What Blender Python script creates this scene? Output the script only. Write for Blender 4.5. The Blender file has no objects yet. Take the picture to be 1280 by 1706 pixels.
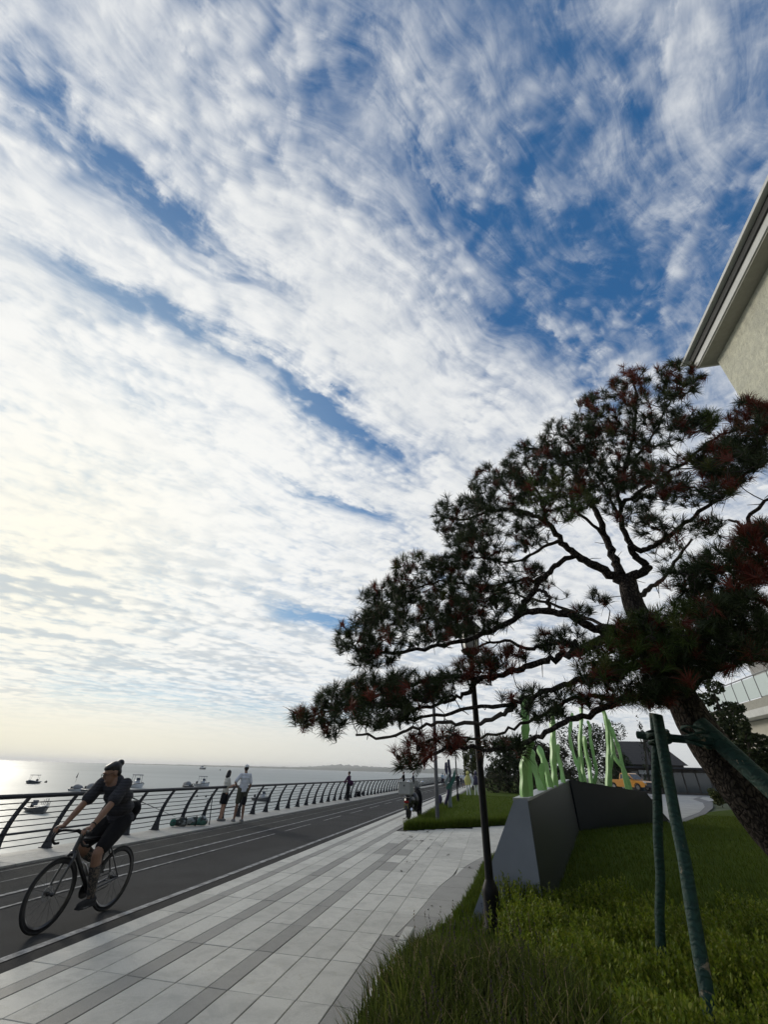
import bpy, bmesh, math, random
import numpy as np
from mathutils import Vector, Matrix

random.seed(7)
rng = np.random.default_rng(11)
scene = bpy.context.scene
COL = scene.collection

# ------------------------------------------------------------------ camera
# world frame: +Y runs along the promenade, +X inland, sea on the -X side
CAM_H = 1.65
ROLL = math.radians(1.77)
YAW = math.radians(13.4)
FPX = 690.0                       # focal length for a 1280 px wide picture
PITCH = math.atan((1285 - 853) * math.cos(ROLL) / FPX)
fwd = Vector((-math.sin(YAW) * math.cos(PITCH), math.cos(YAW) * math.cos(PITCH), math.sin(PITCH)))
r0 = Vector((math.cos(YAW), math.sin(YAW), 0))
u0 = r0.cross(fwd)
cr = math.cos(ROLL) * r0 + math.sin(ROLL) * u0
cu = -math.sin(ROLL) * r0 + math.cos(ROLL) * u0
cam_data = bpy.data.cameras.new('camera')
cam = bpy.data.objects.new('camera', cam_data)
COL.objects.link(cam)
cam.matrix_world = Matrix(((cr.x, cu.x, -fwd.x, 0), (cr.y, cu.y, -fwd.y, 0), (cr.z, cu.z, -fwd.z, CAM_H), (0, 0, 0, 1)))
cam_data.sensor_fit = 'HORIZONTAL'
cam_data.sensor_width = 36.0
cam_data.lens = 36.0 * FPX / 1280.0
cam_data.clip_start = 0.05
cam_data.clip_end = 60000.0
scene.camera = cam
EYE = Vector((0, 0, CAM_H))

def ray(px, py):
    return fwd + (px - 640) / FPX * cr - (py - 853) / FPX * cu
def gnd(px, py, z=0.0):           # where a sight line meets the level z
    d = ray(px, py)
    return EYE + d * ((z - CAM_H) / d.z)
def at(px, py, Y):                # where a sight line meets the plane y = Y
    d = ray(px, py)
    return EYE + d * (Y / d.y)
def proj(p):
    q = Vector(p) - EYE
    z = q.dot(fwd)
    return 640 + FPX * q.dot(cr) / z, 853 - FPX * q.dot(cu) / z

# ------------------------------------------------------------------ colour management
vs = scene.view_settings
vs.view_transform = 'Standard'
vs.look = 'None'
vs.exposure = 0.15
vs.gamma = 1.0
vs.use_curve_mapping = False
scene.render.engine = 'CYCLES'
scene.cycles.use_denoising = True
scene.cycles.use_adaptive_sampling = True
scene.cycles.adaptive_threshold = 0.02
scene.cycles.max_bounces = 6
scene.cycles.diffuse_bounces = 3
scene.cycles.glossy_bounces = 3
scene.cycles.transmission_bounces = 4
scene.cycles.transparent_max_bounces = 8
scene.cycles.volume_bounces = 0
scene.cycles.sample_clamp_indirect = 6.0

# ------------------------------------------------------------------ node helper
class NT:
    def __init__(self, tree):
        self.t = tree
    def n(self, kind, **kw):
        nd = self.t.nodes.new(kind)
        for k, v in kw.items():
            setattr(nd, k, v)
        return nd
    def link(self, a, b):
        self.t.links.new(a, b)
    def put(self, sock, v):
        if hasattr(v, 'is_linked') or isinstance(v, bpy.types.NodeSocket):
            self.t.links.new(v, sock)
        else:
            sock.default_value = v
    def m(self, op, a, b=None, c=None, clamp=False):
        nd = self.n('ShaderNodeMath', operation=op, use_clamp=clamp)
        self.put(nd.inputs[0], a)
        if b is not None: self.put(nd.inputs[1], b)
        if c is not None: self.put(nd.inputs[2], c)
        return nd.outputs[0]
    def vec(self, x, y, z):
        nd = self.n('ShaderNodeCombineXYZ')
        for i, v in enumerate((x, y, z)): self.put(nd.inputs[i], v)
        return nd.outputs[0]
    def noise(self, vec, scale, detail=4.0, rough=0.5, dist=0.0):
        nd = self.n('ShaderNodeTexNoise')
        if vec is not None: self.put(nd.inputs['Vector'], vec)
        nd.inputs['Scale'].default_value = scale
        nd.inputs['Detail'].default_value = detail
        nd.inputs['Roughness'].default_value = rough
        nd.inputs['Distortion'].default_value = dist
        return nd.outputs['Fac']
    def voro(self, vec, scale, feature='SMOOTH_F1', smooth=0.5):
        nd = self.n('ShaderNodeTexVoronoi', feature=feature)
        self.put(nd.inputs['Vector'], vec)
        nd.inputs['Scale'].default_value = scale
        if feature == 'SMOOTH_F1': nd.inputs['Smoothness'].default_value = smooth
        return nd.outputs['Distance']
    def ramp(self, v, a, b, lo=0.0, hi=1.0, smooth=True):
        nd = self.n('ShaderNodeMapRange')
        nd.interpolation_type = 'SMOOTHSTEP' if smooth else 'LINEAR'
        nd.clamp = True
        self.put(nd.inputs[0], v)
        for i, q in zip((1, 2, 3, 4), (a, b, lo, hi)): self.put(nd.inputs[i], q)
        return nd.outputs[0]
    def mix(self, f, a, b):
        nd = self.n('ShaderNodeMix', data_type='RGBA')
        self.put(nd.inputs[0], f)
        for s, v in ((nd.inputs[6], a), (nd.inputs[7], b)):
            if isinstance(v, tuple) and len(v) == 3: v = (*v, 1)
            self.put(s, v)
        return nd.outputs[2]
    def scale_col(self, col, f):
        nd = self.n('ShaderNodeVectorMath', operation='SCALE')
        if isinstance(col, tuple): nd.inputs[0].default_value = col[:3]
        else: self.link(col, nd.inputs[0])
        self.put(nd.inputs['Scale'], f)
        return nd.outputs[0]

# ------------------------------------------------------------------ sky
SUN_AZ = math.radians(-56.3)      # measured from +Y towards +X: out over the sea
SUN_EL = math.radians(17.0)
world = bpy.data.worlds.new('World')
scene.world = world
world.use_nodes = True
wt = world.node_tree
wt.nodes.clear()
W = NT(wt)
tc = W.n('ShaderNodeTexCoord')
sep = W.n('ShaderNodeSeparateXYZ')
W.link(tc.outputs['Generated'], sep.inputs[0])
dx, dy, dz = sep.outputs
zc = W.m('ADD', W.m('MAXIMUM', dz, 0.0), 0.08)
cu_ = W.m('DIVIDE', dx, zc)
cv_ = W.m('DIVIDE', dy, zc)
# cloud-deck coordinates: t across the cloud streets, s along them
t0 = W.m('SUBTRACT', W.m('MULTIPLY', cu_, 0.76), W.m('MULTIPLY', cv_, 0.65))
s0 = W.m('ADD', W.m('MULTIPLY', cu_, 0.65), W.m('MULTIPLY', cv_, 0.76))
uv = W.vec(cu_, cv_, 0.0)
big = W.m('SUBTRACT', W.noise(uv, 2.2, 2.0, 0.5), 0.5)
t1 = W.m('ADD', t0, W.m('MULTIPLY', big, 0.22))
st = W.vec(s0, t1, 0.0)
strk = W.noise(W.vec(W.m('MULTIPLY', s0, 1.9), W.m('MULTIPLY', t1, 6.0), 3.1), 1.0, 5.0, 0.60, 0.3)
fine = W.noise(uv, 12.0, 7.0, 0.66, 0.25)
wsp = W.noise(W.vec(W.m('MULTIPLY', s0, 7.0), W.m('MULTIPLY', t1, 30.0), 9.0), 1.0, 4.0, 0.66, 0.6)
t2 = W.m('ADD', W.m('ADD', t1, W.m('MULTIPLY', W.m('SUBTRACT', fine, 0.5), 0.10)), W.m('MULTIPLY', W.m('SUBTRACT', strk, 0.5), 0.16))
wv = W.n('ShaderNodeVectorMath', operation='ADD')
W.link(uv, wv.inputs[0])
W.link(W.vec(W.m('MULTIPLY', fine, 0.09), W.m('MULTIPLY', strk, 0.09), 0.0), wv.inputs[1])
cell = W.voro(wv.outputs[0], 34.0, 'SMOOTH_F1', 0.8)
cell2 = W.voro(wv.outputs[0], 11.0, 'SMOOTH_F1', 0.8)
puff = W.m('SUBTRACT', 0.50, W.m('ADD', W.m('MULTIPLY', cell, 0.75), W.m('MULTIPLY', cell2, 0.45)))
patch = W.ramp(W.noise(uv, 3.4, 2.0, 0.5), 0.42, 0.62, 0.25, 1.0)
high = W.ramp(dz, 0.10, 0.45, 0.45, 1.0)              # the small ripples blur out towards the horizon
# how much deck there is: solid on the sea side, thinning inland
cov = W.m('SUBTRACT', W.ramp(t1, -0.62, 0.10, 0.90, 0.47), W.ramp(dz, 0.45, 0.95, 0.0, 0.10))
def street(tc_, w, s_a, s_b, depth):
    e = W.m('DIVIDE', W.m('SUBTRACT', t2, tc_), w)
    g = W.m('EXPONENT', W.m('MULTIPLY', W.m('MULTIPLY', e, e), -1.0))
    q = W.m('MULTIPLY', W.ramp(s0, s_a - .22, s_a + .06), W.ramp(s0, s_b - .06, s_b + .26, 1.0, 0.0))
    return W.m('MULTIPLY', W.m('MULTIPLY', g, q), depth)
brk = W.ramp(W.noise(W.vec(W.m('MULTIPLY', s0, 4.5), W.m('MULTIPLY', t2, 9.0), 41.0), 1.0, 3.0, 0.6, 0.5), 0.34, 0.60, 0.45, 1.15)
gaps = None
for a in ((-0.565, 0.055, -0.40, 0.02, 0.66), (-0.81, 0.045, -0.22, 0.02, 0.66), (-0.81, 0.035, 0.16, 0.24, 0.60), (-0.85, 0.085, 0.34, 0.60, 0.78),
          (-1.17, 0.050, 0.44, 0.82, 0.60), (-2.28, 0.14, 0.95, 1.35, 0.9), (-0.22, 0.07, 0.10, 0.34, 0.40),
          (-0.10, 0.12, 0.46, 0.78, 0.36), (-0.29, 0.08, 0.52, 0.85, 0.42), (0.02, 0.06, -0.10, 0.20, 0.30), (-5.1, 0.9, 0.0, 3.0, 0.35)):
    g = street(*a)
    gaps = g if gaps is None else W.m('ADD', gaps, g)
dens = W.m('SUBTRACT', cov, W.m('MULTIPLY', gaps, brk))
dens = W.m('ADD', dens, W.m('MULTIPLY', W.m('SUBTRACT', strk, 0.5), 1.10))
dens = W.m('ADD', dens, W.m('MULTIPLY', W.m('SUBTRACT', fine, 0.5), W.m('MULTIPLY', high, 0.85)))
dens = W.m('ADD', dens, W.m('MULTIPLY', W.m('SUBTRACT', wsp, 0.5), W.m('MULTIPLY', high, 0.62)))
dens = W.m('ADD', dens, W.m('MULTIPLY', puff, W.m('MULTIPLY', W.m('MULTIPLY', patch, high), 0.80)))
alpha = W.ramp(dens, -0.04, 1.04)
# towards the sun the deck glows, where it is thick it turns grey-blue
sd = Vector((math.sin(SUN_AZ) * math.cos(SUN_EL), math.cos(SUN_AZ) * math.cos(SUN_EL), math.sin(SUN_EL)))
dot = W.m('ADD', W.m('ADD', W.m('MULTIPLY', dx, sd.x), W.m('MULTIPLY', dy, sd.y)), W.m('MULTIPLY', dz, sd.z))
near = W.m('MAXIMUM', dot, 0.0)
glow = W.m('POWER', near, 3.0)
halo = W.m('POWER', near, 30.0)
shade_n = W.noise(W.vec(W.m('MULTIPLY', s0, 1.2), W.m('MULTIPLY', t1, 3.4), 20.0), 1.0, 4.0, 0.58, 0.4)
mott = W.m('SUBTRACT', 0.42, cell2)                   # altocumulus lumps seen low over the sea
thick = W.ramp(W.m('ADD', shade_n, W.m('ADD', W.m('MULTIPLY', mott, -0.36), W.m('MULTIPLY', W.m('SUBTRACT', fine, 0.5), -0.35))), 0.45, 0.68)
grey_zone = W.m('MULTIPLY', W.ramp(dz, 0.06, 0.12), W.ramp(dz, 0.26, 0.46, 1.0, 0.0))
thick = W.m('MULTIPLY', thick, W.m('ADD', 0.30, W.m('MULTIPLY', grey_zone, 0.62)))
lit = W.mix(glow, (0.72, 0.735, 0.745), (0.90, 0.90, 0.875))
lit = W.mix(W.m('MULTIPLY', halo, 0.8), lit, (0.95, 0.91, 0.76))
grey = W.mix(glow, (0.46, 0.50, 0.56), (0.47, 0.53, 0.57))
cloud = W.mix(W.m('MULTIPLY', thick, 0.82), lit, grey)
sky = W.n('ShaderNodeTexSky', sky_type='NISHITA')
sky.sun_disc = False
sky.sun_elevation = SUN_EL
sky.sun_rotation = SUN_AZ
sky.altitude = 0.0
sky.air_density = 1.0
sky.dust_density = 0.6
sky.ozone_density = 2.6
bm_ = W.n('ShaderNodeVectorMath', operation='MULTIPLY')
W.link(sky.outputs[0], bm_.inputs[0])
bm_.inputs[1].default_value = (0.046, 0.104, 0.140)
blue = W.mix(0.6, bm_.outputs[0], (0.028, 0.112, 0.275))
blue = W.mix(W.m('POWER', near, 7.0), blue, (0.50, 0.60, 0.66))
nb = W.mix(alpha, blue, cloud)
# sea haze low down
hz_col = W.mix(W.m('POWER', near, 5.0), (0.61, 0.63, 0.625), (0.93, 0.87, 0.66))
hz = W.ramp(dz, 0.015, 0.135, 0.97, 0.0)
nb = W.mix(hz, nb, hz_col)
bg = W.n('ShaderNodeBackground')
bg.inputs['Strength'].default_value = 0.10
W.link(W.scale_col(nb, 10.0), bg.inputs['Color'])
wo = W.n('ShaderNodeOutputWorld')
W.link(bg.outputs[0], wo.inputs['Surface'])
world.cycles.sampling_method = 'MANUAL'
world.cycles.sample_map_resolution = 512

# ------------------------------------------------------------------ sun (veiled by the deck)
sun_data = bpy.data.lights.new('sun', 'SUN')
sun_data.energy = 1.3
sun_data.angle = math.radians(12.0)
sun_data.color = (1.0, 0.93, 0.80)
sun = bpy.data.objects.new('sun', sun_data)
COL.objects.link(sun)
sun.rotation_euler = (-sd).to_track_quat('-Z', 'Y').to_euler()
sun.location = sd * 60

# ------------------------------------------------------------------ materials
MATS = {}
def mat(name, col, rough=0.7, var=0.0, vscale=8.0, bump=0.0, bscale=60.0, metal=0.0, col2=None, detail=5.0, rnd=0.0, spec=0.4, stretch=None, trans=0.0, coat=0.0, speck=0.0):
    """plain procedural surface: base colour, noise towards col2, fine relief, tone that differs from piece to piece"""
    if name in MATS: return MATS[name]
    m = bpy.data.materials.new(name)
    m.use_nodes = True
    T = NT(m.node_tree)
    b = m.node_tree.nodes['Principled BSDF']
    b.inputs['Roughness'].default_value = rough
    b.inputs['Metallic'].default_value = metal
    b.inputs['Specular IOR Level'].default_value = spec
    if coat: b.inputs['Coat Weight'].default_value = coat
    if trans: b.inputs['Transmission Weight'].default_value = trans
    g = T.n('ShaderNodeTexCoord').outputs['Object']
    if stretch:
        mp = T.n('ShaderNodeMapping'); mp.inputs['Scale'].default_value = stretch
        T.link(g, mp.inputs['Vector']); g = mp.outputs[0]
    c = None
    if var or col2:
        c2 = col2 or tuple(max(0, v * (1 - var)) for v in col)
        f = T.ramp(T.noise(g, vscale, detail, 0.6), 0.32, 0.68)
        c = T.mix(f, col, c2)
    if speck:
        sp_ = T.ramp(T.noise(g, 90.0, 3.0, 0.75), 0.30, 0.72, 1 - speck, 1 + speck, False)
        big_ = T.ramp(T.noise(g, 0.35, 4.0, 0.6, 0.8), 0.35, 0.65, 0.86, 1.12)
        c = T.scale_col(c if c is not None else col, T.m('MULTIPLY', sp_, big_))
    if rnd:
        oi = T.n('ShaderNodeObjectInfo').outputs['Random']
        k = T.ramp(oi, 0, 1, 1 - rnd, 1 + rnd, False)
        c = T.scale_col(c if c is not None else col, k)
    if c is None: b.inputs['Base Color'].default_value = (*col, 1)
    else: T.link(c, b.inputs['Base Color'])
    if bump:
        bn = T.n('ShaderNodeBump')
        bn.inputs['Strength'].default_value = bump
        bn.inputs['Distance'].default_value = 0.02
        T.link(T.noise(g, bscale, 6.0, 0.6), bn.inputs['Height'])
        T.link(bn.outputs[0], b.inputs['Normal'])
    MATS[name] = m
    return m

def leaf_mat(name, col, rough=0.6, var=0.35, transl=0.25, spec=0.25):
    """leaves and needles: colour from the mesh's own 'tint' attribute, a little light comes through"""
    m = bpy.data.materials.new(name)
    m.use_nodes = True
    nt = m.node_tree
    T = NT(nt)
    b = nt.nodes['Principled BSDF']
    b.inputs['Roughness'].default_value = rough
    b.inputs['Specular IOR Level'].default_value = spec
    a = T.n('ShaderNodeAttribute', attribute_name='tint')
    T.link(a.outputs['Color'], b.inputs['Base Color'])
    tr = T.n('ShaderNodeBsdfTranslucent')
    T.link(a.outputs['Color'], tr.inputs['Color'])
    mx = T.n('ShaderNodeMixShader')
    mx.inputs[0].default_value = transl
    T.link(b.outputs[0], mx.inputs[1]); T.link(tr.outputs[0], mx.inputs[2])
    T.link(mx.outputs[0], nt.nodes['Material Output'].inputs['Surface'])
    return m

# ------------------------------------------------------------------ mesh helpers
class MB:
    def __init__(self):
        self.v = []; self.f = []; self.mi = []
    def add(self, vs, fs, mi=0):
        o = len(self.v)
        self.v.extend([tuple(p) for p in vs])
        for q in fs:
            self.f.append(tuple(i + o for i in q)); self.mi.append(mi)
        return self
    def box(self, c, s, rot=None, mi=0, taper=1.0):
        hx, hy, hz = s[0] / 2, s[1] / 2, s[2] / 2
        pts = [Vector((x * hx * (taper if z > 0 else 1), y * hy * (taper if z > 0 else 1), z * hz)) for z in (-1, 1) for y in (-1, 1) for x in (-1, 1)]
        if rot is not None: pts = [rot @ p for p in pts]
        c = Vector(c)
        return self.add([p + c for p in pts], [(0, 2, 3, 1), (4, 5, 7, 6), (0, 1, 5, 4), (2, 6, 7, 3), (0, 4, 6, 2), (1, 3, 7, 5)], mi)
    def bbox(self, c, s, b=0.01, rot=None, mi=0):
        """box with chamfered edges"""
        hx, hy, hz = s[0] / 2, s[1] / 2, s[2] / 2
        b = min(b, hx * .9, hy * .9, hz * .9)
        bm = bmesh.new()
        bmesh.ops.create_cube(bm, size=1.0)
        for v in bm.verts: v.co = Vector((v.co.x * 2 * hx, v.co.y * 2 * hy, v.co.z * 2 * hz))
        bmesh.ops.bevel(bm, geom=list(bm.edges), offset=b, segments=1, affect='EDGES')
        c = Vector(c)
        bm.verts.index_update()
        pts = [((rot @ v.co) if rot is not None else v.co) + c for v in bm.verts]
        fs = [[v.index for v in q.verts] for q in bm.faces]
        bm.free()
        return self.add(pts, fs, mi)
    def tube(self, pts, rad, n=8, cap=True, mi=0, flat=1.0, up=None):
        pts = [Vector(p) for p in pts]
        if not hasattr(rad, '__len__'): rad = [rad] * len(pts)
        rings = []
        prev = None
        for i, p in enumerate(pts):
            d = (pts[min(i + 1, len(pts) - 1)] - pts[max(i - 1, 0)])
            if d.length < 1e-9: d = Vector((0, 0, 1))
            d.normalize()
            if prev is None:
                a = up if up is not None else (Vector((0, 0, 1)) if abs(d.z) < .9 else Vector((1, 0, 0)))
                x = (a - d * a.dot(d)).normalized()
            else:
                x = (prev - d * prev.dot(d))
                x = x.normalized() if x.length > 1e-6 else Vector((1, 0, 0))
            prev = x
            y = d.cross(x)
            rings.append([p + x * (math.cos(2 * math.pi * k / n) * rad[i]) + y * (math.sin(2 * math.pi * k / n) * rad[i] * flat) for k in range(n)])
        vs = [q for r in rings for q in r]
        fs = []
        for i in range(len(pts) - 1):
            for k in range(n):
                a, b2 = i * n + k, i * n + (k + 1) % n
                fs.append((a, b2, b2 + n, a + n))
        if cap:
            fs.append(tuple(reversed(range(n))))
            fs.append(tuple(range((len(pts) - 1) * n, len(pts) * n)))
        return self.add(vs, fs, mi)
    def lathe(self, prof, c=(0, 0, 0), n=16, mi=0, axis=None):
        """profile of (radius, height) turned round an axis through c"""
        c = Vector(c)
        vs = []; fs = []
        R = axis.to_track_quat('Z', 'Y').to_matrix() if axis is not None else None
        for r, h in prof:
            for k in range(n):
                p = Vector((r * math.cos(2 * math.pi * k / n), r * math.sin(2 * math.pi * k / n), h))
                vs.append((R @ p if R is not None else p) + c)
        for i in range(len(prof) - 1):
            for k in range(n):
                a, b2 = i * n + k, i * n + (k + 1) % n
                fs.append((a, b2, b2 + n, a + n))
        fs.append(tuple(reversed(range(n)))); fs.append(tuple(range((len(prof) - 1) * n, len(prof) * n)))
        return self.add(vs, fs, mi)
    def prism(self, poly, d, mi=0):
        """polygon of 3-D points pushed along the vector d"""
        poly = [Vector(p) for p in poly]
        n = len(poly); d = Vector(d)
        vs = poly + [p + d for p in poly]
        fs = [tuple(range(n)), tuple(reversed(range(n, 2 * n)))]
        for k in range(n):
            k2 = (k + 1) % n
            fs.append((k2, k, k + n, k2 + n))
        return self.add(vs, fs, mi)
    def ball(self, c, r, n=10, m=7, rot=None, mi=0):
        if not hasattr(r, '__len__'): r = (r, r, r)
        c = Vector(c); vs = []; fs = []
        for i in range(m + 1):
            th = math.pi * i / m
            for k in range(n):
                ph = 2 * math.pi * k / n
                p = Vector((r[0] * math.sin(th) * math.cos(ph), r[1] * math.sin(th) * math.sin(ph), r[2] * math.cos(th)))
                vs.append((rot @ p if rot is not None else p) + c)
        for i in range(m):
            for k in range(n):
                a, b2 = i * n + k, i * n + (k + 1) % n
                fs.append((a, a + n, b2 + n, b2))
        return self.add(vs, fs, mi)
    def torus(self, c, R, r, n=40, m=8, x=Vector((0, 1, 0)), y=Vector((0, 0, 1)), mi=0, flat=1.0):
        c = Vector(c); z = x.cross(y); vs = []; fs = []
        for i in range(n):
            a = 2 * math.pi * i / n
            e = x * math.cos(a) + y * math.sin(a)
            for k in range(m):
                b2 = 2 * math.pi * k / m
                vs.append(c + e * (R + r * math.cos(b2)) + z * (r * flat * math.sin(b2)))
        for i in range(n):
            for k in range(m):
                fs.append((i * m + k, i * m + (k + 1) % m, ((i + 1) % n) * m + (k + 1) % m, ((i + 1) % n) * m + k))
        return self.add(vs, fs, mi)
    def mesh(self, name, mats, smooth=False):
        me = bpy.data.meshes.new(name)
        me.from_pydata([tuple(p) for p in self.v], [], self.f)
        if not isinstance(mats, (list, tuple)): mats = [mats]
        for q in mats: me.materials.append(q)
        if len(mats) > 1: me.polygons.foreach_set('material_index', self.mi)
        me.validate()
        if smooth:
            me.polygons.foreach_set('use_smooth', [True] * len(me.polygons))
            try: me.set_sharp_from_angle(angle=math.radians(40))
            except Exception: pass
        me.update()
        return me
    def build(self, name, mats, parent=None, smooth=False):
        o = bpy.data.objects.new(name, self.mesh(name, mats, smooth))
        COL.objects.link(o)
        if parent is not None:
            o.parent = parent
            o.matrix_parent_inverse = Matrix.Identity(4)
        return o

def fixn(o):
    bm = bmesh.new(); bm.from_mesh(o.data)
    bmesh.ops.recalc_face_normals(bm, faces=bm.faces)
    bm.to_mesh(o.data); bm.free()
    return o

def np_mesh(name, verts, tris, m, parent=None, tint=None, quads=None):
    """big meshes straight from arrays; tint is one colour per vertex"""
    me = bpy.data.meshes.new(name)
    verts = np.asarray(verts, dtype=np.float32)
    fa = []
    if tris is not None and len(tris): fa.append((np.asarray(tris, dtype=np.int32), 3))
    if quads is not None and len(quads): fa.append((np.asarray(quads, dtype=np.int32), 4))
    nl = sum(f.size for f, _ in fa); nf = sum(len(f) for f, _ in fa)
    me.vertices.add(len(verts)); me.vertices.foreach_set('co', verts.ravel())
    me.loops.add(nl); me.loops.foreach_set('vertex_index', np.concatenate([f.ravel() for f, _ in fa]))
    me.polygons.add(nf)
    tot = np.concatenate([np.full(len(f), k, np.int32) for f, k in fa])
    st_ = np.concatenate([[0], np.cumsum(tot)[:-1]]).astype(np.int32)
    me.polygons.foreach_set('loop_start', st_)
    me.polygons.foreach_set('loop_total', tot)
    me.update(calc_edges=True)
    if tint is not None:
        at_ = me.color_attributes.new('tint', 'FLOAT_COLOR', 'POINT')
        c = np.ones((len(verts), 4), np.float32); c[:, :3] = tint
        at_.data.foreach_set('color', c.ravel())
    me.materials.append(m)
    o = bpy.data.objects.new(name, me)
    COL.objects.link(o)
    if parent is not None: o.parent = parent
    return o

def tag(o, label=None, cat=None, group=None, kind=None):
    if label: o['label'] = label
    if cat: o['category'] = cat
    if group: o['group'] = group
    if kind: o['kind'] = kind
    return o
def thing(name, label, cat, loc=(0, 0, 0), rz=0.0, group=None):
    o = bpy.data.objects.new(name, None)
    o.empty_display_size = 0.2
    COL.objects.link(o)
    o.location = loc; o.rotation_euler = (0, 0, rz)
    return tag(o, label, cat, group)
def copy_tree(o, parent=None):
    c = o.copy(); COL.objects.link(c)
    if parent is not None: c.parent = parent
    for ch in list(o.children): copy_tree(ch, c)
    return c
def struct(o): o['kind'] = 'structure'; return o
def flat_poly(name, pts, z, m, parent=None, t=0.0):
    b = MB()
    if t: b.prism([(p[0], p[1], z - t) for p in pts], (0, 0, t))
    else: b.add([(p[0], p[1], z) for p in pts], [tuple(range(len(pts)))])
    return fixn(b.build(name, m, parent))
def smooth_pts(P, k=6):
    """Catmull-Rom through the points"""
    P = [Vector(p) for p in P]
    Q = [P[0] * 2 - P[1]] + P + [P[-1] * 2 - P[-2]]
    out = []
    for i in range(1, len(Q) - 2):
        a, b, c, d = Q[i - 1], Q[i], Q[i + 1], Q[i + 2]
        for j in range(k):
            t = j / k
            out.append(0.5 * ((2 * b) + (c - a) * t + (2 * a - 5 * b + 4 * c - d) * t * t + (3 * b - a - 3 * c + d) * t ** 3))
    out.append(P[-1])
    return out

# ================================================================== THE SETTING
# sea
SEA_Z = -3.0
m_sea = bpy.data.materials.new('sea_water'); m_sea.use_nodes = True
T = NT(m_sea.node_tree)
b = m_sea.node_tree.nodes['Principled BSDF']
b.inputs['Base Color'].default_value = (0.30, 0.32, 0.30, 1)
b.inputs['IOR'].default_value = 1.33
g = T.n('ShaderNodeNewGeometry').outputs['Position']
mp = T.n('ShaderNodeMapping'); mp.inputs['Rotation'].default_value = (0, 0, math.radians(25)); mp.inputs['Scale'].default_value = (0.55, 1.25, 1)
T.link(g, mp.inputs['Vector'])
swell = T.noise(mp.outputs[0], 0.55, 3.0, 0.55)
rip = T.noise(mp.outputs[0], 2.6, 3.0, 0.6)
calm_m = T.n('ShaderNodeMapping'); calm_m.inputs['Rotation'].default_value = (0, 0, math.radians(-30)); calm_m.inputs['Scale'].default_value = (0.22, 1.0, 1)
T.link(g, calm_m.inputs['Vector'])
calm = T.ramp(T.noise(calm_m.outputs[0], 0.012, 3.0, 0.5), 0.40, 0.62)
hgt = T.m('ADD', T.m('MULTIPLY', swell, 1.0), T.m('MULTIPLY', T.m('MULTIPLY', rip, 0.45), T.m('ADD', 0.3, calm)))
bn = T.n('ShaderNodeBump'); bn.inputs['Distance'].default_value = 0.35
T.put(bn.inputs['Strength'], T.m('ADD', 0.22, T.m('MULTIPLY', calm, 0.30)))
T.link(hgt, bn.inputs['Height']); T.link(bn.outputs[0], b.inputs['Normal'])
T.put(b.inputs['Roughness'], T.m('ADD', 0.46, T.m('MULTIPLY', calm, 0.08)))
far = 24000
sea = struct(flat_poly('sea', [(-9.85, -400), (-9.85, far), (-far, far), (-far, -400)], SEA_Z, m_sea))

# inland ground: one sheet to the horizon
m_ground = mat('ground_soil', (0.055, 0.07, 0.025), 0.95, col2=(0.035, 0.05, 0.016), vscale=0.6)
ground = struct(flat_poly('ground', [(-9.80, -60), (9000, -60), (9000, far), (-9.80, far)], -0.03, m_ground))

# sea wall under the railing
m_wall = mat('sea_wall_concrete', (0.30, 0.29, 0.27), 0.85, var=0.3, vscale=1.5, bump=0.3)
bw = MB(); bw.box((-9.86, 600, -2.02), (0.14, 1300, 4.0))
sw = bw.build('sea_wall', m_wall)
tag(sw, 'grey concrete sea wall dropping to the water under the railing', 'wall')

# asphalt track
m_road = mat('asphalt', (0.034, 0.0345, 0.036), 0.95, col2=(0.024, 0.0245, 0.025), vscale=0.9, bump=0.8, bscale=170, detail=6, spec=0.22, speck=0.45)
m_road2 = mat('asphalt_side_lane', (0.035, 0.036, 0.034), 0.95, col2=(0.026, 0.027, 0.026), vscale=1.1, bump=0.8, bscale=170, spec=0.22, speck=0.45)
road = struct(flat_poly('road', [(-8.7, -6), (-4.5, -6), (-4.5, 700), (-8.7, 700)], 0.0, m_road))
flat_poly('side_lane', [(-8.69, -6), (-7.05, -6), (-7.05, 700), (-8.69, 700)], 0.004, m_road2, road)
# worn paint
m_paint = bpy.data.materials.new('worn_road_paint'); m_paint.use_nodes = True
T = NT(m_paint.node_tree); b = m_paint.node_tree.nodes['Principled BSDF']
g = T.n('ShaderNodeNewGeometry').outputs['Position']
w = T.ramp(T.noise(g, 5.0, 6.0, 0.7), 0.36, 0.60)
T.link(T.mix(w, (0.34, 0.34, 0.33), (0.11, 0.11, 0.112)), b.inputs['Base Color'])
b.inputs['Roughness'].default_value = 0.8
m_paint_faint = bpy.data.materials.new('faint_road_paint'); m_paint_faint.use_nodes = True
T = NT(m_paint_faint.node_tree); b = m_paint_faint.node_tree.nodes['Principled BSDF']
g = T.n('ShaderNodeNewGeometry').outputs['Position']
w = T.ramp(T.noise(g, 3.0, 6.0, 0.7), 0.38, 0.56)
T.link(T.mix(w, (0.20, 0.20, 0.19), (0.07, 0.072, 0.072)), b.inputs['Base Color'])
b.inputs['Roughness'].default_value = 0.85
def line(x0, x1, y0, y1, m=m_paint, z=0.008):
    return flat_poly('lane_line', [(x0, y0), (x1, y0), (x1, y1), (x0, y1)], z, m, road)
line(-4.86, -4.755, -6, 260)
line(-7.06, -6.975, -6, 260)
line(-6.475, -6.415, -6, 14.4)
y = 15.1
while y < 60:
    line(-6.475, -6.415, y, y + 2.2, m_paint); y += 3.6
line(-7.80, -7.75, -6, 60, m_paint_faint)
line(-8.50, -8.455, -6, 60, m_paint_faint)
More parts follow.
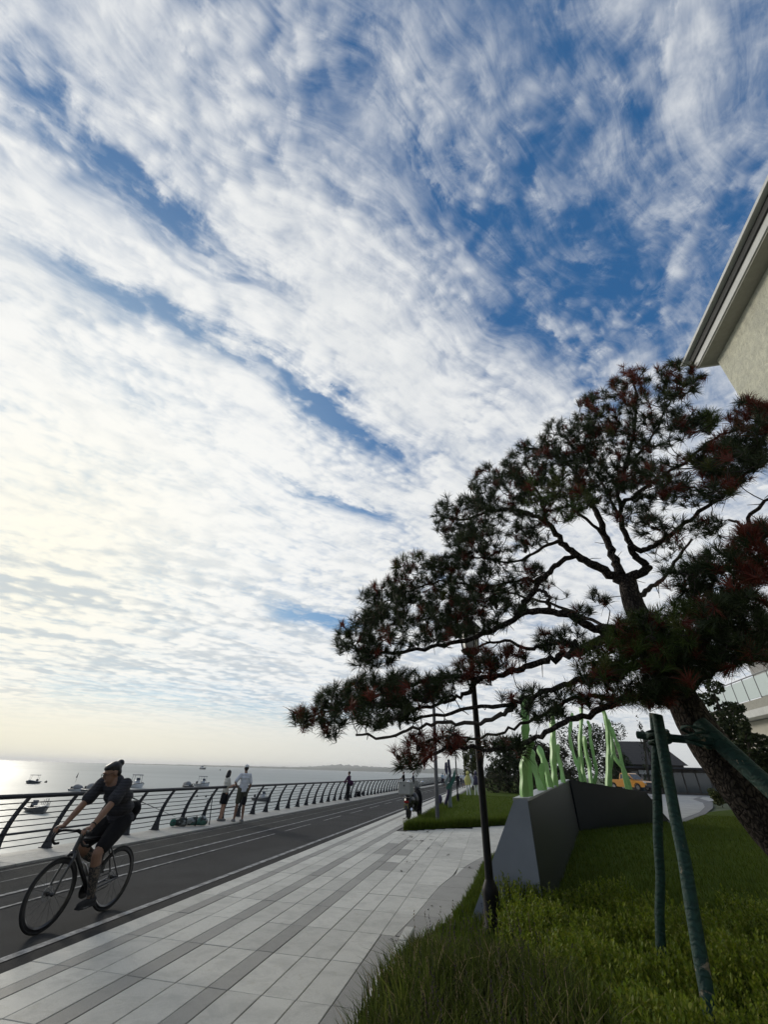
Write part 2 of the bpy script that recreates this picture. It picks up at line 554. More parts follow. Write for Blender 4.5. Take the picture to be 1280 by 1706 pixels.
# gutter strip between paint and paving
m_gut = mat('gutter_asphalt', (0.020, 0.020, 0.0205), 0.95, spec=0.2, bump=0.4, bscale=160)
flat_poly('gutter', [(-4.74, -6), (-4.506, -6), (-4.506, 300), (-4.74, 300)], 0.004, m_gut, road)

# granite kerb along the sea
def granite(name, col, rnd=0.10, stain=0.25):
    m = bpy.data.materials.new(name); m.use_nodes = True
    T = NT(m.node_tree); b = m.node_tree.nodes['Principled BSDF']
    b.inputs['Roughness'].default_value = 0.62
    b.inputs['Specular IOR Level'].default_value = 0.35
    g = T.n('ShaderNodeNewGeometry').outputs['Position']
    oi = T.n('ShaderNodeObjectInfo').outputs['Random']
    grain = T.noise(g, 170.0, 2.0, 0.7)
    c = T.mix(T.ramp(grain, 0.38, 0.66), tuple(v * 0.86 for v in col), tuple(min(1, v * 1.14) for v in col))
    blot = T.ramp(T.noise(g, 3.2, 6.0, 0.70, 0.6), 0.42, 0.66)
    c = T.mix(T.m('MULTIPLY', blot, stain), c, tuple(v * 0.55 for v in col))
    blot2 = T.ramp(T.noise(g, 11.0, 5.0, 0.7, 1.0), 0.54, 0.72)
    c = T.mix(T.m('MULTIPLY', blot2, stain * 0.9), c, (col[0] * 0.62, col[1] * 0.58, col[2] * 0.46))
    c = T.scale_col(c, T.ramp(oi, 0, 1, 1 - rnd, 1 + rnd, False))
    T.link(c, b.inputs['Base Color'])
    bn = T.n('ShaderNodeBump'); bn.inputs['Strength'].default_value = 0.25; bn.inputs['Distance'].default_value = 0.01
    T.link(grain, bn.inputs['Height']); T.link(bn.outputs[0], b.inputs['Normal'])
    return m
m_gl = granite('granite_light', (0.50, 0.482, 0.425), 0.12, 0.42)
m_gd = granite('granite_dark', (0.27, 0.258, 0.228), 0.12, 0.25)
m_gk = granite('granite_kerb', (0.40, 0.385, 0.345), 0.08, 0.4)
m_bed = mat('mortar_bed', (0.085, 0.082, 0.076), 0.95)
kerb = struct(flat_poly('kerb', [(-9.84, -6), (-8.71, -6), (-8.71, 420), (-9.84, 420)], 0.008, m_bed))
mk = MB().bbox((0, 0, 0), (0.54, 1.188, 0.08), 0.006).mesh('kerb_block', m_gk)
mc = MB().bbox((0, 0, 0), (0.588, 1.188, 0.08), 0.006).mesh('coping_slab', m_gk)
y = 1.0; k = 0
while y < 62:
    for me, xx, zz, nm in ((mk, -8.975, 0.0, 'kerb_block'), (mc, -9.543, -0.004, 'coping_slab')):
        o = bpy.data.objects.new(nm, me); COL.objects.link(o); o.parent = kerb
        o.location = (xx + random.uniform(-.003, .003), y + .6, zz + random.uniform(-.0025, .0025))
    y += 1.2
bk = MB(); bk.bbox((-8.975, 62 + 179, 0.0), (0.54, 358, 0.08), 0.006); bk.bbox((-9.543, 62 + 179, -0.004), (0.588, 358, 0.08), 0.006)
o = bk.build('kerb_run', m_gk, kerb)

# paving: long granite planks in three widths
STRIPS = [(-4.5, -4.2, 0), (-4.2, -4.03, 1), (-4.03, -3.73, 0), (-3.73, -3.43, 0), (-3.43, -3.235, 1), (-3.235, -2.915, 0),
          (-2.915, -2.60, 0), (-2.60, -2.405, 1), (-2.405, -2.085, 0), (-2.085, -1.775, 0), (-1.775, -1.46, 0), (-1.46, -1.16, 1)]
pave = struct(flat_poly('pavement', [(-4.50, -6), (-1.15, -6), (-1.15, 6.64), (-1.0, 6.64), (-0.72, 7.6), (-0.5, 9.5), (-0.36, 11.8), (0.33, 14.4), (2.15, 18.6), (1.0, 21.2), (-3.05, 17.4), (-3.05, 400), (-4.50, 400)], 0.0, m_bed))
LAWN_A, LAWN_B = Vector((-3.0, 16.75)), Vector((1.0, 21.2))       # near edge of the far lawn
def lawn_edge_y(x): return LAWN_A.y + (x - LAWN_A.x) * (LAWN_B.y - LAWN_A.y) / (LAWN_B.x - LAWN_A.x)
CURVE = [(-1.30, 6.6), (-1.20, 7.47), (-1.07, 9.28), (-0.80, 11.0), (-0.55, 12.13), (-0.30, 13.08), (0.15, 14.4), (0.9, 16.3), (1.9, 18.6)]
def curve_x(y):
    for (xa, ya), (xb, yb) in zip(CURVE, CURVE[1:]):
        if y <= yb: return xa + (xb - xa) * (y - ya) / (yb - ya)
    return CURVE[-1][0]
ROW = 0.915; Y0 = 4.81 - ROW * 2
slab_cache = {}
def slab(x0, x1, y0, y1, dark, gap=0.009):
    key = (round(x1 - x0, 3), round(y1 - y0, 3), dark)
    if key not in slab_cache:
        slab_cache[key] = MB().bbox((0, 0, 0), (x1 - x0 - gap, y1 - y0 - gap, 0.06), 0.004).mesh('paving_slab', m_gd if dark else m_gl)
    o = bpy.data.objects.new('paving_slab', slab_cache[key]); COL.objects.link(o); o.parent = pave
    o.location = ((x0 + x1) / 2, (y0 + y1) / 2, -0.012 + random.uniform(-.002, .002))
    o.rotation_euler = (random.uniform(-.0015, .0015), random.uniform(-.003, .003), 0)
    return o
n_slab = 0
far_slabs = [MB(), MB()]
def put_slab(x0, x1, y0, y1, dark):
    global n_slab
    if y1 - y0 < .05 or x1 - x0 < .04: return
    if n_slab < 298 and y0 < 15.5:
        slab(x0, x1, y0, y1, dark); n_slab += 1
    else:
        far_slabs[dark].box(((x0 + x1) / 2, (y0 + y1) / 2, -0.012 + random.uniform(-.001, .001)), (x1 - x0 - .009, y1 - y0 - .009, 0.06))
for r in range(0, 150):
    ya, yb = Y0 + r * ROW, Y0 + (r + 1) * ROW
    if r >= 4:                                  # the plaza opens to the right beyond the planted bed
        pass
    for i, (xa, xb, dk) in enumerate(STRIPS):
        if r > 17 and xa > -3.1: continue
        if xa >= -1.5 and r >= 4: continue      # replaced by the sweeping dark border
        if i == 7 and ya > 14.0: dk = 0
        if i == 6 and 11.7 < (ya + yb) / 2 < 14.0: dk = 1
        if i == 8 and (10.2 < (ya + yb) / 2 < 11.1 or 11.8 < (ya + yb) / 2 < 12.9): dk = 1
        if i == 3 and r > 14: xb = -3.43
        y_b = yb
        if xb > -3.0: y_b = min(yb, lawn_edge_y((xa + xb) / 2) - .02)
        if xa < -3.06 < xb and ya > 16.5: xb = -3.06
        off = (0.0, .31, .62)[i % 3] * 0
        put_slab(xa, xb, ya + off, y_b + off, dk)
# plaza slabs right of the planks, cut along the curve
x_edges = [-1.46, -0.86, -0.26, 0.34, 0.94, 1.54, 2.14]
plz = MB()
for r in range(4, 22):
    ya, yb = Y0 + r * ROW, Y0 + (r + 1) * ROW
    for xa, xb in zip(x_edges, x_edges[1:]):
        cxa, cxb = curve_x(ya), curve_x(yb)
        if max(cxa, cxb) <= xa: continue
        pts = [(xa, ya)]
        pts += [(min(xb, cxa), ya)] if cxa > xa else []
        pts += [(min(xb, cxb), yb), (xa, yb)]
        lim = lawn_edge_y(xa) - .04
        if ya > lim: continue
        pts = [(px_, min(py_, lawn_edge_y(px_) - .04)) for px_, py_ in pts]
        c = Vector((sum(p[0] for p in pts) / len(pts), sum(p[1] for p in pts) / len(pts)))
        pts = [c + (Vector(p) - c) * 0.992 for p in pts]
        o = flat_poly('paving_slab', [(p.x, p.y) for p in pts], 0.018 + random.uniform(-.002, .001), m_gl, pave, t=0.06)
        n_slab += 1
# dark sweeping border
R_EDGE = [(-0.98, 6.62), (-0.69, 7.64), (-0.56, 8.6), (-0.48, 9.51), (-0.42, 10.7), (-0.33, 11.84), (-0.10, 13.0), (0.35, 14.4), (1.15, 16.3), (2.2, 18.6)]
def edge_x(y):
    for (xa, ya), (xb, yb) in zip(R_EDGE, R_EDGE[1:]):
        if y <= yb: return xa + (xb - xa) * (y - ya) / (yb - ya)
    return R_EDGE[-1][0]
for r in range(4, 17):
    ya, yb = max(Y0 + r * ROW, 6.66) + .004, min(Y0 + (r + 1) * ROW, 18.5) - .004
    ym = (ya + yb) / 2
    pts = [(curve_x(ya) + .006, ya), (edge_x(ya), ya), (edge_x(ym), ym), (edge_x(yb), yb), (curve_x(yb) + .006, yb), (curve_x(ym) + .006, ym)]
    flat_poly('border_slab', pts, 0.016, m_gd, pave, t=0.06)
for dk in (0, 1):
    o = far_slabs[dk].build('paving_slabs', (m_gl, m_gd)[dk], pave); o['kind'] = 'stuff'
# pale edging stones of the planted bed
m_edge = granite('edging_stone', (0.46, 0.45, 0.40), 0.1, 0.3)
edging = []
yy = 3.6
edge_th = thing('bed_edging', 'row of pale stone edging blocks half hidden by tall grass beside the paving', 'edging', (-1.10, 5.2, 0))
while yy < 6.5:
    o = MB().bbox((0, 0, 0), (0.11, 0.48, 0.16), 0.012).build('edging_block', m_edge, edge_th)
    o.location = (random.uniform(-.006, .006), yy + .25 - 5.2, 0.045)
    yy += 0.5

# ================================================================== RAILING
m_rail = mat('railing_paint', (0.022, 0.024, 0.030), 0.42, var=0.3, vscale=14, metal=0.3)
RX = -9.72                         # foot of the posts
def bow(z):                        # posts stand upright, then bow inland towards the top rail
    t = max(0.0, z - 0.03) / 1.0
    return RX + 0.33 * t ** 2.2
railing = thing('promenade_railing', 'dark metal railing with curved flat posts and thin bars along the sea', 'railing', (0, 0, 0))
pb = MB()
prof_l, prof_r = [], []
for i in range(11):
    z = 0.035 + 0.97 * i / 10
    t = i / 10
    wd = 0.068 + 0.045 * (1 - t) + 0.13 * max(0, 1 - t * 3.2) ** 1.6
    lean = 0.33 * t ** 2.2
    prof_l.append((lean - wd * .55, z)); prof_r.append((lean + wd * .45, z))
poly = [(x, -0.014, z) for x, z in prof_l] + [(x, -0.014, z) for x, z in reversed(prof_r)]
n = len(prof_l)
vsx = [(x, s, z) for s in (-.026, .026) for x, z in prof_l] ; vsr = [(x, s, z) for s in (-.026, .026) for x, z in prof_r]
V = vsx + vsr
fs = []
for i in range(n - 1):
    a, b_, c, d = i, i + n, 2 * n + i, 3 * n + i
    fs += [(a, a + 1, c + 1, c), (b_, d, d + 1, b_ + 1), (a, b_, b_ + 1, a + 1), (c, c + 1, d + 1, d)]
fs += [(0, 2 * n, 3 * n, n), (n - 1, 2 * n - 1, 4 * n - 1, 3 * n - 1)]
pb.add(V, fs)
pb.box((-0.03, 0, 0.044), (0.26, 0.13, 0.014))
post_me = pb.mesh('post', m_rail)
post_ys = [9.76 + 1.185 * k for k in range(-2, 112)]
for yy in post_ys:
    o = bpy.data.objects.new('post', post_me); COL.objects.link(o); o.parent = railing
    o.location = (RX, yy, 0)
ya, yb = 4.2, post_ys[-1]
def bar(name, z, r, n=8, sag=0.0, dxx=0.0):
    b = MB(); pts = []
    pts = [(bow(z) + dxx, ya, z), (bow(z) + dxx, yb, z)]
    if sag:
        pts = []
        for p0, p1 in zip(post_ys[:44], post_ys[1:45]):
            s_ = random.uniform(0, sag)
            pts += [(bow(z) + dxx, p0, z), (bow(z) + dxx, (p0 + p1) / 2, z - s_)]
        pts += [(bow(z) + dxx, yb, z)]
    b.tube(pts, r, n); return b.build(name, m_rail, railing, True)
b = MB(); b.tube([(RX + .33, ya, 1.03), (RX + .33, yb, 1.03)], 0.042, 12, flat=0.8); b.build('top_rail', m_rail, railing, True)
for z in (0.91, 0.805, 0.70, 0.595, 0.49): bar('bar', z, 0.0095, 6, 0.006)
bar('lower_rail', 0.37, 0.021, 8)
for z in (0.255, 0.15): bar('bar', z, 0.0095, 6, 0.004)

# ================================================================== STREET LAMPS
m_black = mat('lamp_black_paint', (0.008, 0.008, 0.009), 0.55, var=0.4, vscale=6, spec=0.2)
m_lglass = mat('lamp_glass', (0.62, 0.62, 0.60), 0.25, var=0.2, vscale=12)
lamp = thing('street_lamp', 'black lantern lamp post standing in tall grass in front of the pine', 'lamp post', (-0.16, 7.1, 0), group='lantern lamp posts')
b = MB(); b.lathe([(.17, 0), (.17, .03), (.12, .06), (.100, .10), (.096, .36), (.102, .40), (.090, .45), (.056, .52)], n=16); b.build('base', m_black, lamp, True)
b = MB(); b.lathe([(.052, .49), (.048, 1.6), (.040, 3.18)], n=14); b.build('pole', m_black, lamp, True)
b = MB(); b.lathe([(.040, 3.17), (.065, 3.19), (.065, 3.22), (.04, 3.24), (.05, 3.27), (.14, 3.34), (.155, 3.37), (.14, 3.38)], n=16); b.build('collar', m_black, lamp, True)
ln = MB()
for a in range(6):
    c_, s_ = math.cos(a * math.pi / 3), math.sin(a * math.pi / 3)
    ln.tube([(.125 * c_, .125 * s_, 3.38), (.165 * c_, .165 * s_, 3.72)], .009, 5)
ln.lathe([(.19, 3.72), (.20, 3.735), (.12, 3.83), (.05, 3.88), (.03, 3.90), (.03, 3.95), (.005, 4.0)], n=12)
lo = ln.build('lantern', m_black, lamp, True)
b = MB(); b.lathe([(.118, 3.385), (.155, 3.715)], n=6); b.build('glass', m_lglass, lo)
for (x, y, lb) in ((-2.47, 35.0, 'thin black lantern lamp post on the far lawn behind the purple sculpture'),
                   (-2.45, 62.0, 'small distant lantern lamp post at the lawn edge by the two standing sculptures')):
    o = copy_tree(lamp); o.location = (x, y, 0); o['label'] = lb
m_pole = mat('grey_pole_paint', (0.10, 0.10, 0.105), 0.5, var=0.25, vscale=5)
gp = thing('pole', 'plain grey metal pole rising from the lawn corner behind the scooter', 'pole', (-2.2, 19.65, 0))
b = MB(); b.lathe([(.082, 0), (.078, .6), (.072, 2.2), (.066, 4.6), (.02, 4.63)], n=14); b.build('shaft', m_pole, gp, True)
b = MB(); b.lathe([(.13, 0), (.13, .02), (.10, .03)], n=12); b.build('base_plate', m_pole, gp, True)
b = MB(); b.bbox((0, -.12, 4.3), (.12, .22, .12), .02); b.bbox((0, -.26, 4.3), (.10, .06, .10), .01); b.build('camera_head', m_pole, gp)

# ================================================================== SEAWEED SCULPTURE
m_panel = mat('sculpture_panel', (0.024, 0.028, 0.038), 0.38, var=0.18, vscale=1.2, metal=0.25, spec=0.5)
m_panel_lit = mat('sculpture_panel_lit', (0.25, 0.275, 0.33), 0.5, var=0.15, vscale=1.5, metal=0.2, spec=0.5)  # far paler than the side panels: light on this end face is painted in
m_ledge = mat('sculpture_ledge', (0.36, 0.37, 0.38), 0.5, var=0.15)
m_weed = mat('seaweed_green', (0.30, 0.53, 0.20), 0.42, col2=(0.22, 0.43, 0.13), vscale=3.0, spec=0.4)
sc = thing('seaweed_sculpture', 'folded dark metal wall with pale green seaweed ribbons standing on its top', 'sculpture', (0, 0, 0))
A0 = Vector((-0.46, 7.64, 0)); A1 = Vector((0.16, 7.64, 0))
At0 = at(857, 1331, 7.75); At1 = at(879, 1331, 7.75)
Kb = Vector((2.91, 19.9, 0)); Kt = at(949, 1299, 19.9)
Eb = Vector((8.05, 26.8, 0)); Et = at(1077, 1320, 25.2)
Eb2 = at(1117, 1368, 26.8); Eb2.z = 0
pn_ = (Kb - At1).cross(Kt - At1)
A1.x = At1.x - (pn_.y * (A1.y - At1.y) + pn_.z * (A1.z - At1.z)) / pn_.x
b = MB(); b.add([A0, A1, At1, At0], [(0, 1, 2, 3)]); b.build('end_panel', m_panel_lit, sc)
def panel(name, P, d=0.05, mtl=m_panel):
    P = [Vector(p) for p in P]
    nn = (P[1] - P[0]).cross(P[-1] - P[0]).normalized() * -d
    bb = MB(); bb.prism(P, nn); return fixn(bb.build(name, mtl, sc))
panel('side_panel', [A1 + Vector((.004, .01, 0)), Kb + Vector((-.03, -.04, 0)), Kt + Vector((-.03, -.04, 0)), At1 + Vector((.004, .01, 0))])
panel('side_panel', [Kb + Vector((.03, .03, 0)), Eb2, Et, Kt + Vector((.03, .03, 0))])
# battered back, top ledge
back = [Vector((-0.46, 7.66, 0)), Vector((2.15, 20.3, 0)), Kt + Vector((-.25, .1, -.01)), At0 + Vector((0, .02, -.01))]
b = MB(); b.add(back, [(3, 2, 1, 0)]); b.add([Vector((2.15, 20.3, 0)), Vector((7.6, 27.6, 0)), Et + Vector((-.15, .25, 0)), Kt + Vector((-.25, .1, -.01))], [(3, 2, 1, 0)])
b.build('back_panel', m_panel, sc)
b = MB(); b.prism([At0 + Vector((-.02, 0, -.02)), At1 + Vector((.03, 0, -.02)), Kt + Vector((0, -.04, -.02)), Kt + Vector((-.27, .1, -.02))], (0, 0, .035)); fixn(b.build('top_ledge', m_ledge, sc))
b = MB(); b.prism([Kt + Vector((.03, .0, -.02)), Et + Vector((0, 0, -.02)), Et + Vector((-.15, .25, -.02)), Kt + Vector((-.25, .14, -.02))], (0, 0, .03)); fixn(b.build('top_ledge', m_panel, sc))
# lettering-free little lamp plate at the fold
def ledge_at(px, lo_, hi_):
    for _ in range(40):
        mid = (lo_ + hi_) / 2
        if proj(mid)[0] < px: lo_ = mid
        else: hi_ = mid
    return (lo_ + hi_) / 2
def ribbon(pts_px, w, base_px, right=False, th=0.055):
    """a wavy flat band; its foot stands on the ledge"""
    p0 = ledge_at(base_px, Kt, Et) if right else ledge_at(base_px, (At0 + At1) / 2, Kt)
    Y = p0.y + 0.10
    P = [at(x, y, Y) for x, y in pts_px]
    P[0] = Vector((P[0].x, Y, min(P[0].z, p0.z + .02)))
    if P[0].z > p0.z: P[0].z = p0.z
    sway = random.uniform(-.25, .25)
    P = [p + Vector((0, sway * (i / (len(P) - 1)) ** 1.3 + .05 * math.sin(i * 1.7 + sway * 9), 0)) for i, p in enumerate(P)]
    w *= .70
    P = smooth_pts(P, 5)
    yaw_ = random.uniform(-.5, .5)
    wv_ = Vector((math.cos(yaw_), math.sin(yaw_), 0))
    bb = MB(); m_ = len(P); vs_ = []
    for i, p in enumerate(P):
        t = i / (m_ - 1)
        ww = w * (1.0 if t < .93 else math.sqrt(max(.16, 1 - ((t - .93) / .07) ** 2)))
        ww *= 1 + .20 * math.sin(i * 1.1)
        d = (P[min(i + 1, m_ - 1)] - P[max(i - 1, 0)]).normalized()
        side = (wv_ - d * wv_.dot(d)).normalized()
        nn = d.cross(side) * th
        vs_ += [p - side * ww / 2 - nn / 2, p + side * ww / 2 - nn / 2, p + side * ww / 2 + nn / 2, p - side * ww / 2 + nn / 2]
    fs_ = [(0, 3, 2, 1)]
    for i in range(m_ - 1):
        for k in range(4):
            fs_.append((i * 4 + k, i * 4 + (k + 1) % 4, i * 4 + 4 + (k + 1) % 4, i * 4 + 4 + k))
    fs_.append(tuple((m_ - 1) * 4 + k for k in range(4)))
    bb.add(vs_, fs_)
    return fixn(bb.build('ribbon', m_weed, sc, True))
Z6 = lambda *q: [(860 + x / 6.4, 1140 + y / 6.4) for x, y in q]
ribbon(Z6((85, 1180), (80, 960), (90, 800), (120, 690), (150, 600)), .14, 872, th=.08)
ribbon(Z6((90, 800), (100, 560), (110, 420), (90, 250), (80, 100)), .17, 874, th=.07)
ribbon(Z6((270, 1110), (220, 960), (180, 800), (165, 690)), .15, 900, th=.10)
ribbon(Z6((300, 1100), (280, 960), (285, 840)), .15, 902, th=.08)
ribbon(Z6((370, 1070), (330, 930), (290, 780), (250, 660)), .16, 914, th=.10)
ribbon(Z6((415, 1060), (405, 900), (395, 720), (400, 560), (395, 380), (385, 250)), .17, 922, th=.10)
ribbon(Z6((500, 1020), (485, 900), (450, 760), (440, 640)), .14, 936, th=.10)
ribbon(Z6((720, 1030), (660, 880), (610, 730), (570, 560), (580, 420), (600, 310)), .15, 968, True, .13)
ribbon(Z6((690, 1020), (670, 900), (665, 770)), .13, 966, True, .12)
ribbon(Z6((730, 1030), (705, 850), (680, 660), (690, 470), (700, 330), (695, 240)), .15, 972, True, .13)
ribbon(Z6((800, 1040), (780, 860), (740, 690), (725, 550)), .14, 984, True, .13)
ribbon(Z6((830, 1035), (860, 930), (830, 760), (800, 560), (800, 460), (770, 380)), .14, 988, True, .12)
ribbon(Z6((800, 1040), (800, 900), (790, 790)), .12, 986, True, .12)
ribbon(Z6((970, 1070), (980, 880), (985, 680), (970, 500), (940, 340), (905, 250)), .16, 1012, True, .14)
ribbon(Z6((1000, 1065), (1010, 900), (1025, 730)), .13, 1015, True, .12)
ribbon(Z6((1200, 1030), (1150, 900), (1050, 770), (1020, 600), (990, 370)), .20, 1045, True, .12)
ribbon(Z6((1130, 870), (1110, 720), (1060, 580), (1010, 440)), .20, 1045, True, .10)

# ================================================================== BUILDINGS
def stucco_mat():
    m = bpy.data.materials.new('cream_stucco'); m.use_nodes = True
    T = NT(m.node_tree); b = m.node_tree.nodes['Principled BSDF']; b.inputs['Roughness'].default_value = 0.95
    g = T.n('ShaderNodeNewGeometry').outputs['Position']
    n1 = T.noise(g, 5.0, 8.0, 0.72, 0.6); n2 = T.noise(g, 1.1, 4.0, 0.6)
    c = T.mix(T.ramp(n1, 0.36, 0.66), (0.64, 0.625, 0.50), (0.50, 0.49, 0.40))
    c = T.mix(T.m('MULTIPLY', T.ramp(n2, 0.42, 0.66), 0.5), c, (0.42, 0.42, 0.36))
    T.link(c, b.inputs['Base Color'])
    bn = T.n('ShaderNodeBump'); bn.inputs['Strength'].default_value = 1.0; bn.inputs['Distance'].default_value = 0.07
    T.link(n1, bn.inputs['Height']); T.link(bn.outputs[0], b.inputs['Normal'])
    return m
m_stucco = stucco_mat()
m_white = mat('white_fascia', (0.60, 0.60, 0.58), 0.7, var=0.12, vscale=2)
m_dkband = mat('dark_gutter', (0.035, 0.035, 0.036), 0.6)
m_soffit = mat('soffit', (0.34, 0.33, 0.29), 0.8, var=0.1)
m_glass = mat('window_glass', (0.03, 0.04, 0.045), 0.08, spec=0.8)
h1 = thing('stucco_building', 'tall cream stucco building with flat overhanging eaves at the upper right', 'building', (14, -5, 0))
off = Vector((14, -5, 0))
b = MB(); b.box(Vector((14.57, -9.45, 6.8)) - off, (12, 41.1, 13.6)); b.build('wall', m_stucco, h1)
rf = MB().box(Vector((14.05, -9.3, 14.06)) - off, (12.4, 41.9, 0.10)).build('roof', m_white, h1)
MB().box(Vector((14.05, -9.35, 13.895)) - off, (12.1, 41.5, 0.23)).build('gutter_band', m_dkband, rf)
MB().box(Vector((14.05, -9.37, 13.66)) - off, (11.98, 41.5, 0.235)).build('fascia', m_white, rf)
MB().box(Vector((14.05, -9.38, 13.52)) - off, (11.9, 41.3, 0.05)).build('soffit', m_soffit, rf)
# terrace building beyond
m_cream2 = mat('cream_render', (0.50, 0.48, 0.41), 0.85, col2=(0.44, 0.42, 0.36), vscale=1.2, bump=0.3, bscale=20)
m_bal = mat('balustrade_glass', (0.55, 0.62, 0.60), 0.15, spec=0.6)
m_steel = mat('steel_grey', (0.16, 0.165, 0.17), 0.4, metal=0.6)
m_stonew = mat('stone_cladding', (0.33, 0.32, 0.30), 0.8, col2=(0.26, 0.25, 0.24), vscale=3, bump=0.3)
h2 = thing('terrace_building', 'cream building with a glass-railed terrace and overhanging white slab edge', 'building', (20, 30, 0))
off = Vector((20, 30, 0))
def at_x(px, py, X):
    d = ray(px, py); return EYE + d * (X / d.x)
XT = 14.0
e1 = at_x(1192, 1147, XT); e2 = at_x(1280, 1113, XT)
zt = (e1.z + e2.z) / 2                                # balustrade top
zs = zt - 1.10                                        # slab top
yF = 37.0
b = MB(); b.box(Vector((XT + 6.5, 27, zs - .62)) - off, (13, 2 * (yF - 27), 0.34)); b.build('terrace_slab', m_white, h2)
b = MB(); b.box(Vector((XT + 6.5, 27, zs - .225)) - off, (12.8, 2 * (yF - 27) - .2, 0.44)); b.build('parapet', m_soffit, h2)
bg_ = None
yy = 17.2
bl = MB(); bl.tube([Vector((XT + .12, 17, zt)) - off, Vector((XT + .12, yF - .1, zt)) - off], .03, 6); blo = bl.build('balustrade', m_steel, h2)
while yy < yF - 1:
    MB().box(Vector((XT + .12, yy + .62, zs + .53)) - off, (.015, 1.16, .98)).build('glass_pane', m_bal, blo)
    MB().box(Vector((XT + .12, yy, zs + .54)) - off, (.045, .04, 1.08)).build('baluster', m_steel, blo)
    yy += 1.24
w3 = at_x(1243, 1100, 16.0)
zu = at_x(1260, 1035, 16.0).z
b = MB(); b.box(Vector((16 + 6, w3.y - 8, (zs + zu) / 2)) - off, (12, 16, zu - zs)); b.build('upper_wall', m_stonew, h2)
b = MB(); b.box(Vector((XT + 6.9, 27.4, zs - 2.35)) - off, (12.2, 2 * (yF - 27) - 2.0, 3.05)); b.build('wall', m_cream2, h2)
b = MB(); b.box(Vector((XT + 8.2, 27.6, (zs - 3.9) / 2)) - off, (10, 17.5, zs - 3.95)); b.build('ground_floor', m_glass, h2)
for k in range(7):
    MB().box(Vector((XT + 1.5, 20.0 + 2.5 * k, (zs - 3.9) / 2)) - off, (.35, .35, zs - 3.95)).build('column', m_steel, h2)
b = MB(); b.box(Vector((XT + 1.2, 27.6, 2.9)) - off, (3.2, 17, .12)); b.build('canopy', m_white, h2)

# slate-roofed house far behind the sculpture, with a low shop front
m_slate = mat('dark_roof_tiles', (0.060, 0.052, 0.046), 0.8, col2=(0.040, 0.036, 0.033), vscale=1.6, stretch=(1, 1, 5))
m_dwall = mat('dark_brick_house', (0.10, 0.085, 0.07), 0.85, col2=(0.07, 0.06, 0.05), vscale=2)
def house(name, label, px0, px1, py_top, Y, depth, z_eave, rise_in, mw, mr):
    pa, pb_ = at(px0, py_top, Y), at(px1, py_top, Y)
    z_top = (pa.z + pb_.z) / 2
    x0, x1 = pa.x, pb_.x
    t = thing(name, label, 'house', ((x0 + x1) / 2, Y, 0))
    w_ = (x1 - x0) / 2
    MB().box((0, depth / 2, z_eave / 2), (2 * w_ - .4, depth, z_eave)).build('wall', mw, t)
    v = [(-w_ - .3, -.5, z_eave), (w_ + .3, -.5, z_eave), (w_ + .3, depth + .5, z_eave), (-w_ - .3, depth + .5, z_eave),
         (-w_ + rise_in, depth * .4, z_top), (w_ - rise_in, depth * .4, z_top), (w_ - rise_in, depth * .6, z_top), (-w_ + rise_in, depth * .6, z_top)]
    bb = MB(); bb.add(v, [(0, 1, 5, 4), (1, 2, 6, 5), (2, 3, 7, 6), (3, 0, 4, 7), (4, 5, 6, 7), (3, 2, 1, 0)])
    r = bb.build('roof', mr, t)
    MB().box((w_ * .4, depth * .45, z_top + .4), (.7, .7, 1.3)).build('chimney', mw, r)
    nwin = max(2, int(w_ * 2 / 2.4))
    for k in range(nwin):
        xw = -w_ + (k + .5) * 2 * w_ / nwin
        wn = MB().box((xw, -.03, z_eave * .62), (1.1, .06, 1.2)).build('window', m_white, t)
        MB().box((xw, -.07, z_eave * .62), (.92, .03, 1.0)).build('pane', m_glass, wn)
    return t
house('house', 'dark tiled house behind the orange pickup', 1030, 1128, 1231, 82, 14, 3.6, 1.2, m_dwall, m_slate)
shop = thing('shop_front', 'low dark glazed pavilion with a flat white edged roof behind the path', 'pavilion', (24.0, 76, 0))
MB().box((2, 4, 1.5), (13.5, 8, 3.0)).build('wall', m_dwall, shop)
for k in range(8): MB().box((-3.78 + 1.65 * k, -.02, 1.45), (1.45, .05, 2.3)).build('window', m_glass, shop)
MB().box((2, 3.6, 3.12), (14.6, 9.6, .20)).build('roof', m_dkband, shop)
for k in range(9): MB().box((-4.6 + 1.65 * k, -.04, 1.5), (.10, .08, 3.0)).build('mullion', m_dwall, shop)
MB().box((-2.0, -.3, 2.55), (3.2, .06, .5)).build('sign_board', m_white, shop)

# far coast across the bay
m_hill = mat('far_wooded_coast', (0.05, 0.075, 0.05), 0.95, col2=(0.08, 0.09, 0.07), vscale=0.004)
def ridge(name, az0, az1, dist, hs, depth=900):
    vs_, fs_ = [], []
    nn = 90
    for i in range(nn + 1):
        t = i / nn
        a = math.radians(az0 + (az1 - az0) * t)
        h = np.interp(t, [q[0] for q in hs], [q[1] for q in hs])
        h *= 0.86 + 0.28 * (0.5 + 0.5 * math.sin(i * 1.9) * math.sin(i * .53 + 1)) + 0.05 * math.sin(i * 5.1)
        for dd, hh in ((0, -1.0), (depth * .15, h * .55), (depth * .5, h), (depth, -1.0)):
            vs_.append(((dist + dd) * math.sin(a), (dist + dd) * math.cos(a), SEA_Z + hh))
    for i in range(nn):
        for k in range(3):
            a_ = i * 4 + k
            fs_.append((a_, a_ + 4, a_ + 5, a_ + 1))
    bb = MB(); bb.add(vs_, fs_)
    return struct(fixn(bb.build(name, m_hill)))
ridge('coast', -42, 1.5, 5200, [(0, 5), (.25, 14), (.5, 24), (.7, 44), (.85, 52), (1, 60)])
ridge('far_hills', -26, -8, 7200, [(0, 3), (.3, 45), (.45, 80), (.6, 70), (.8, 60), (1, 50)])

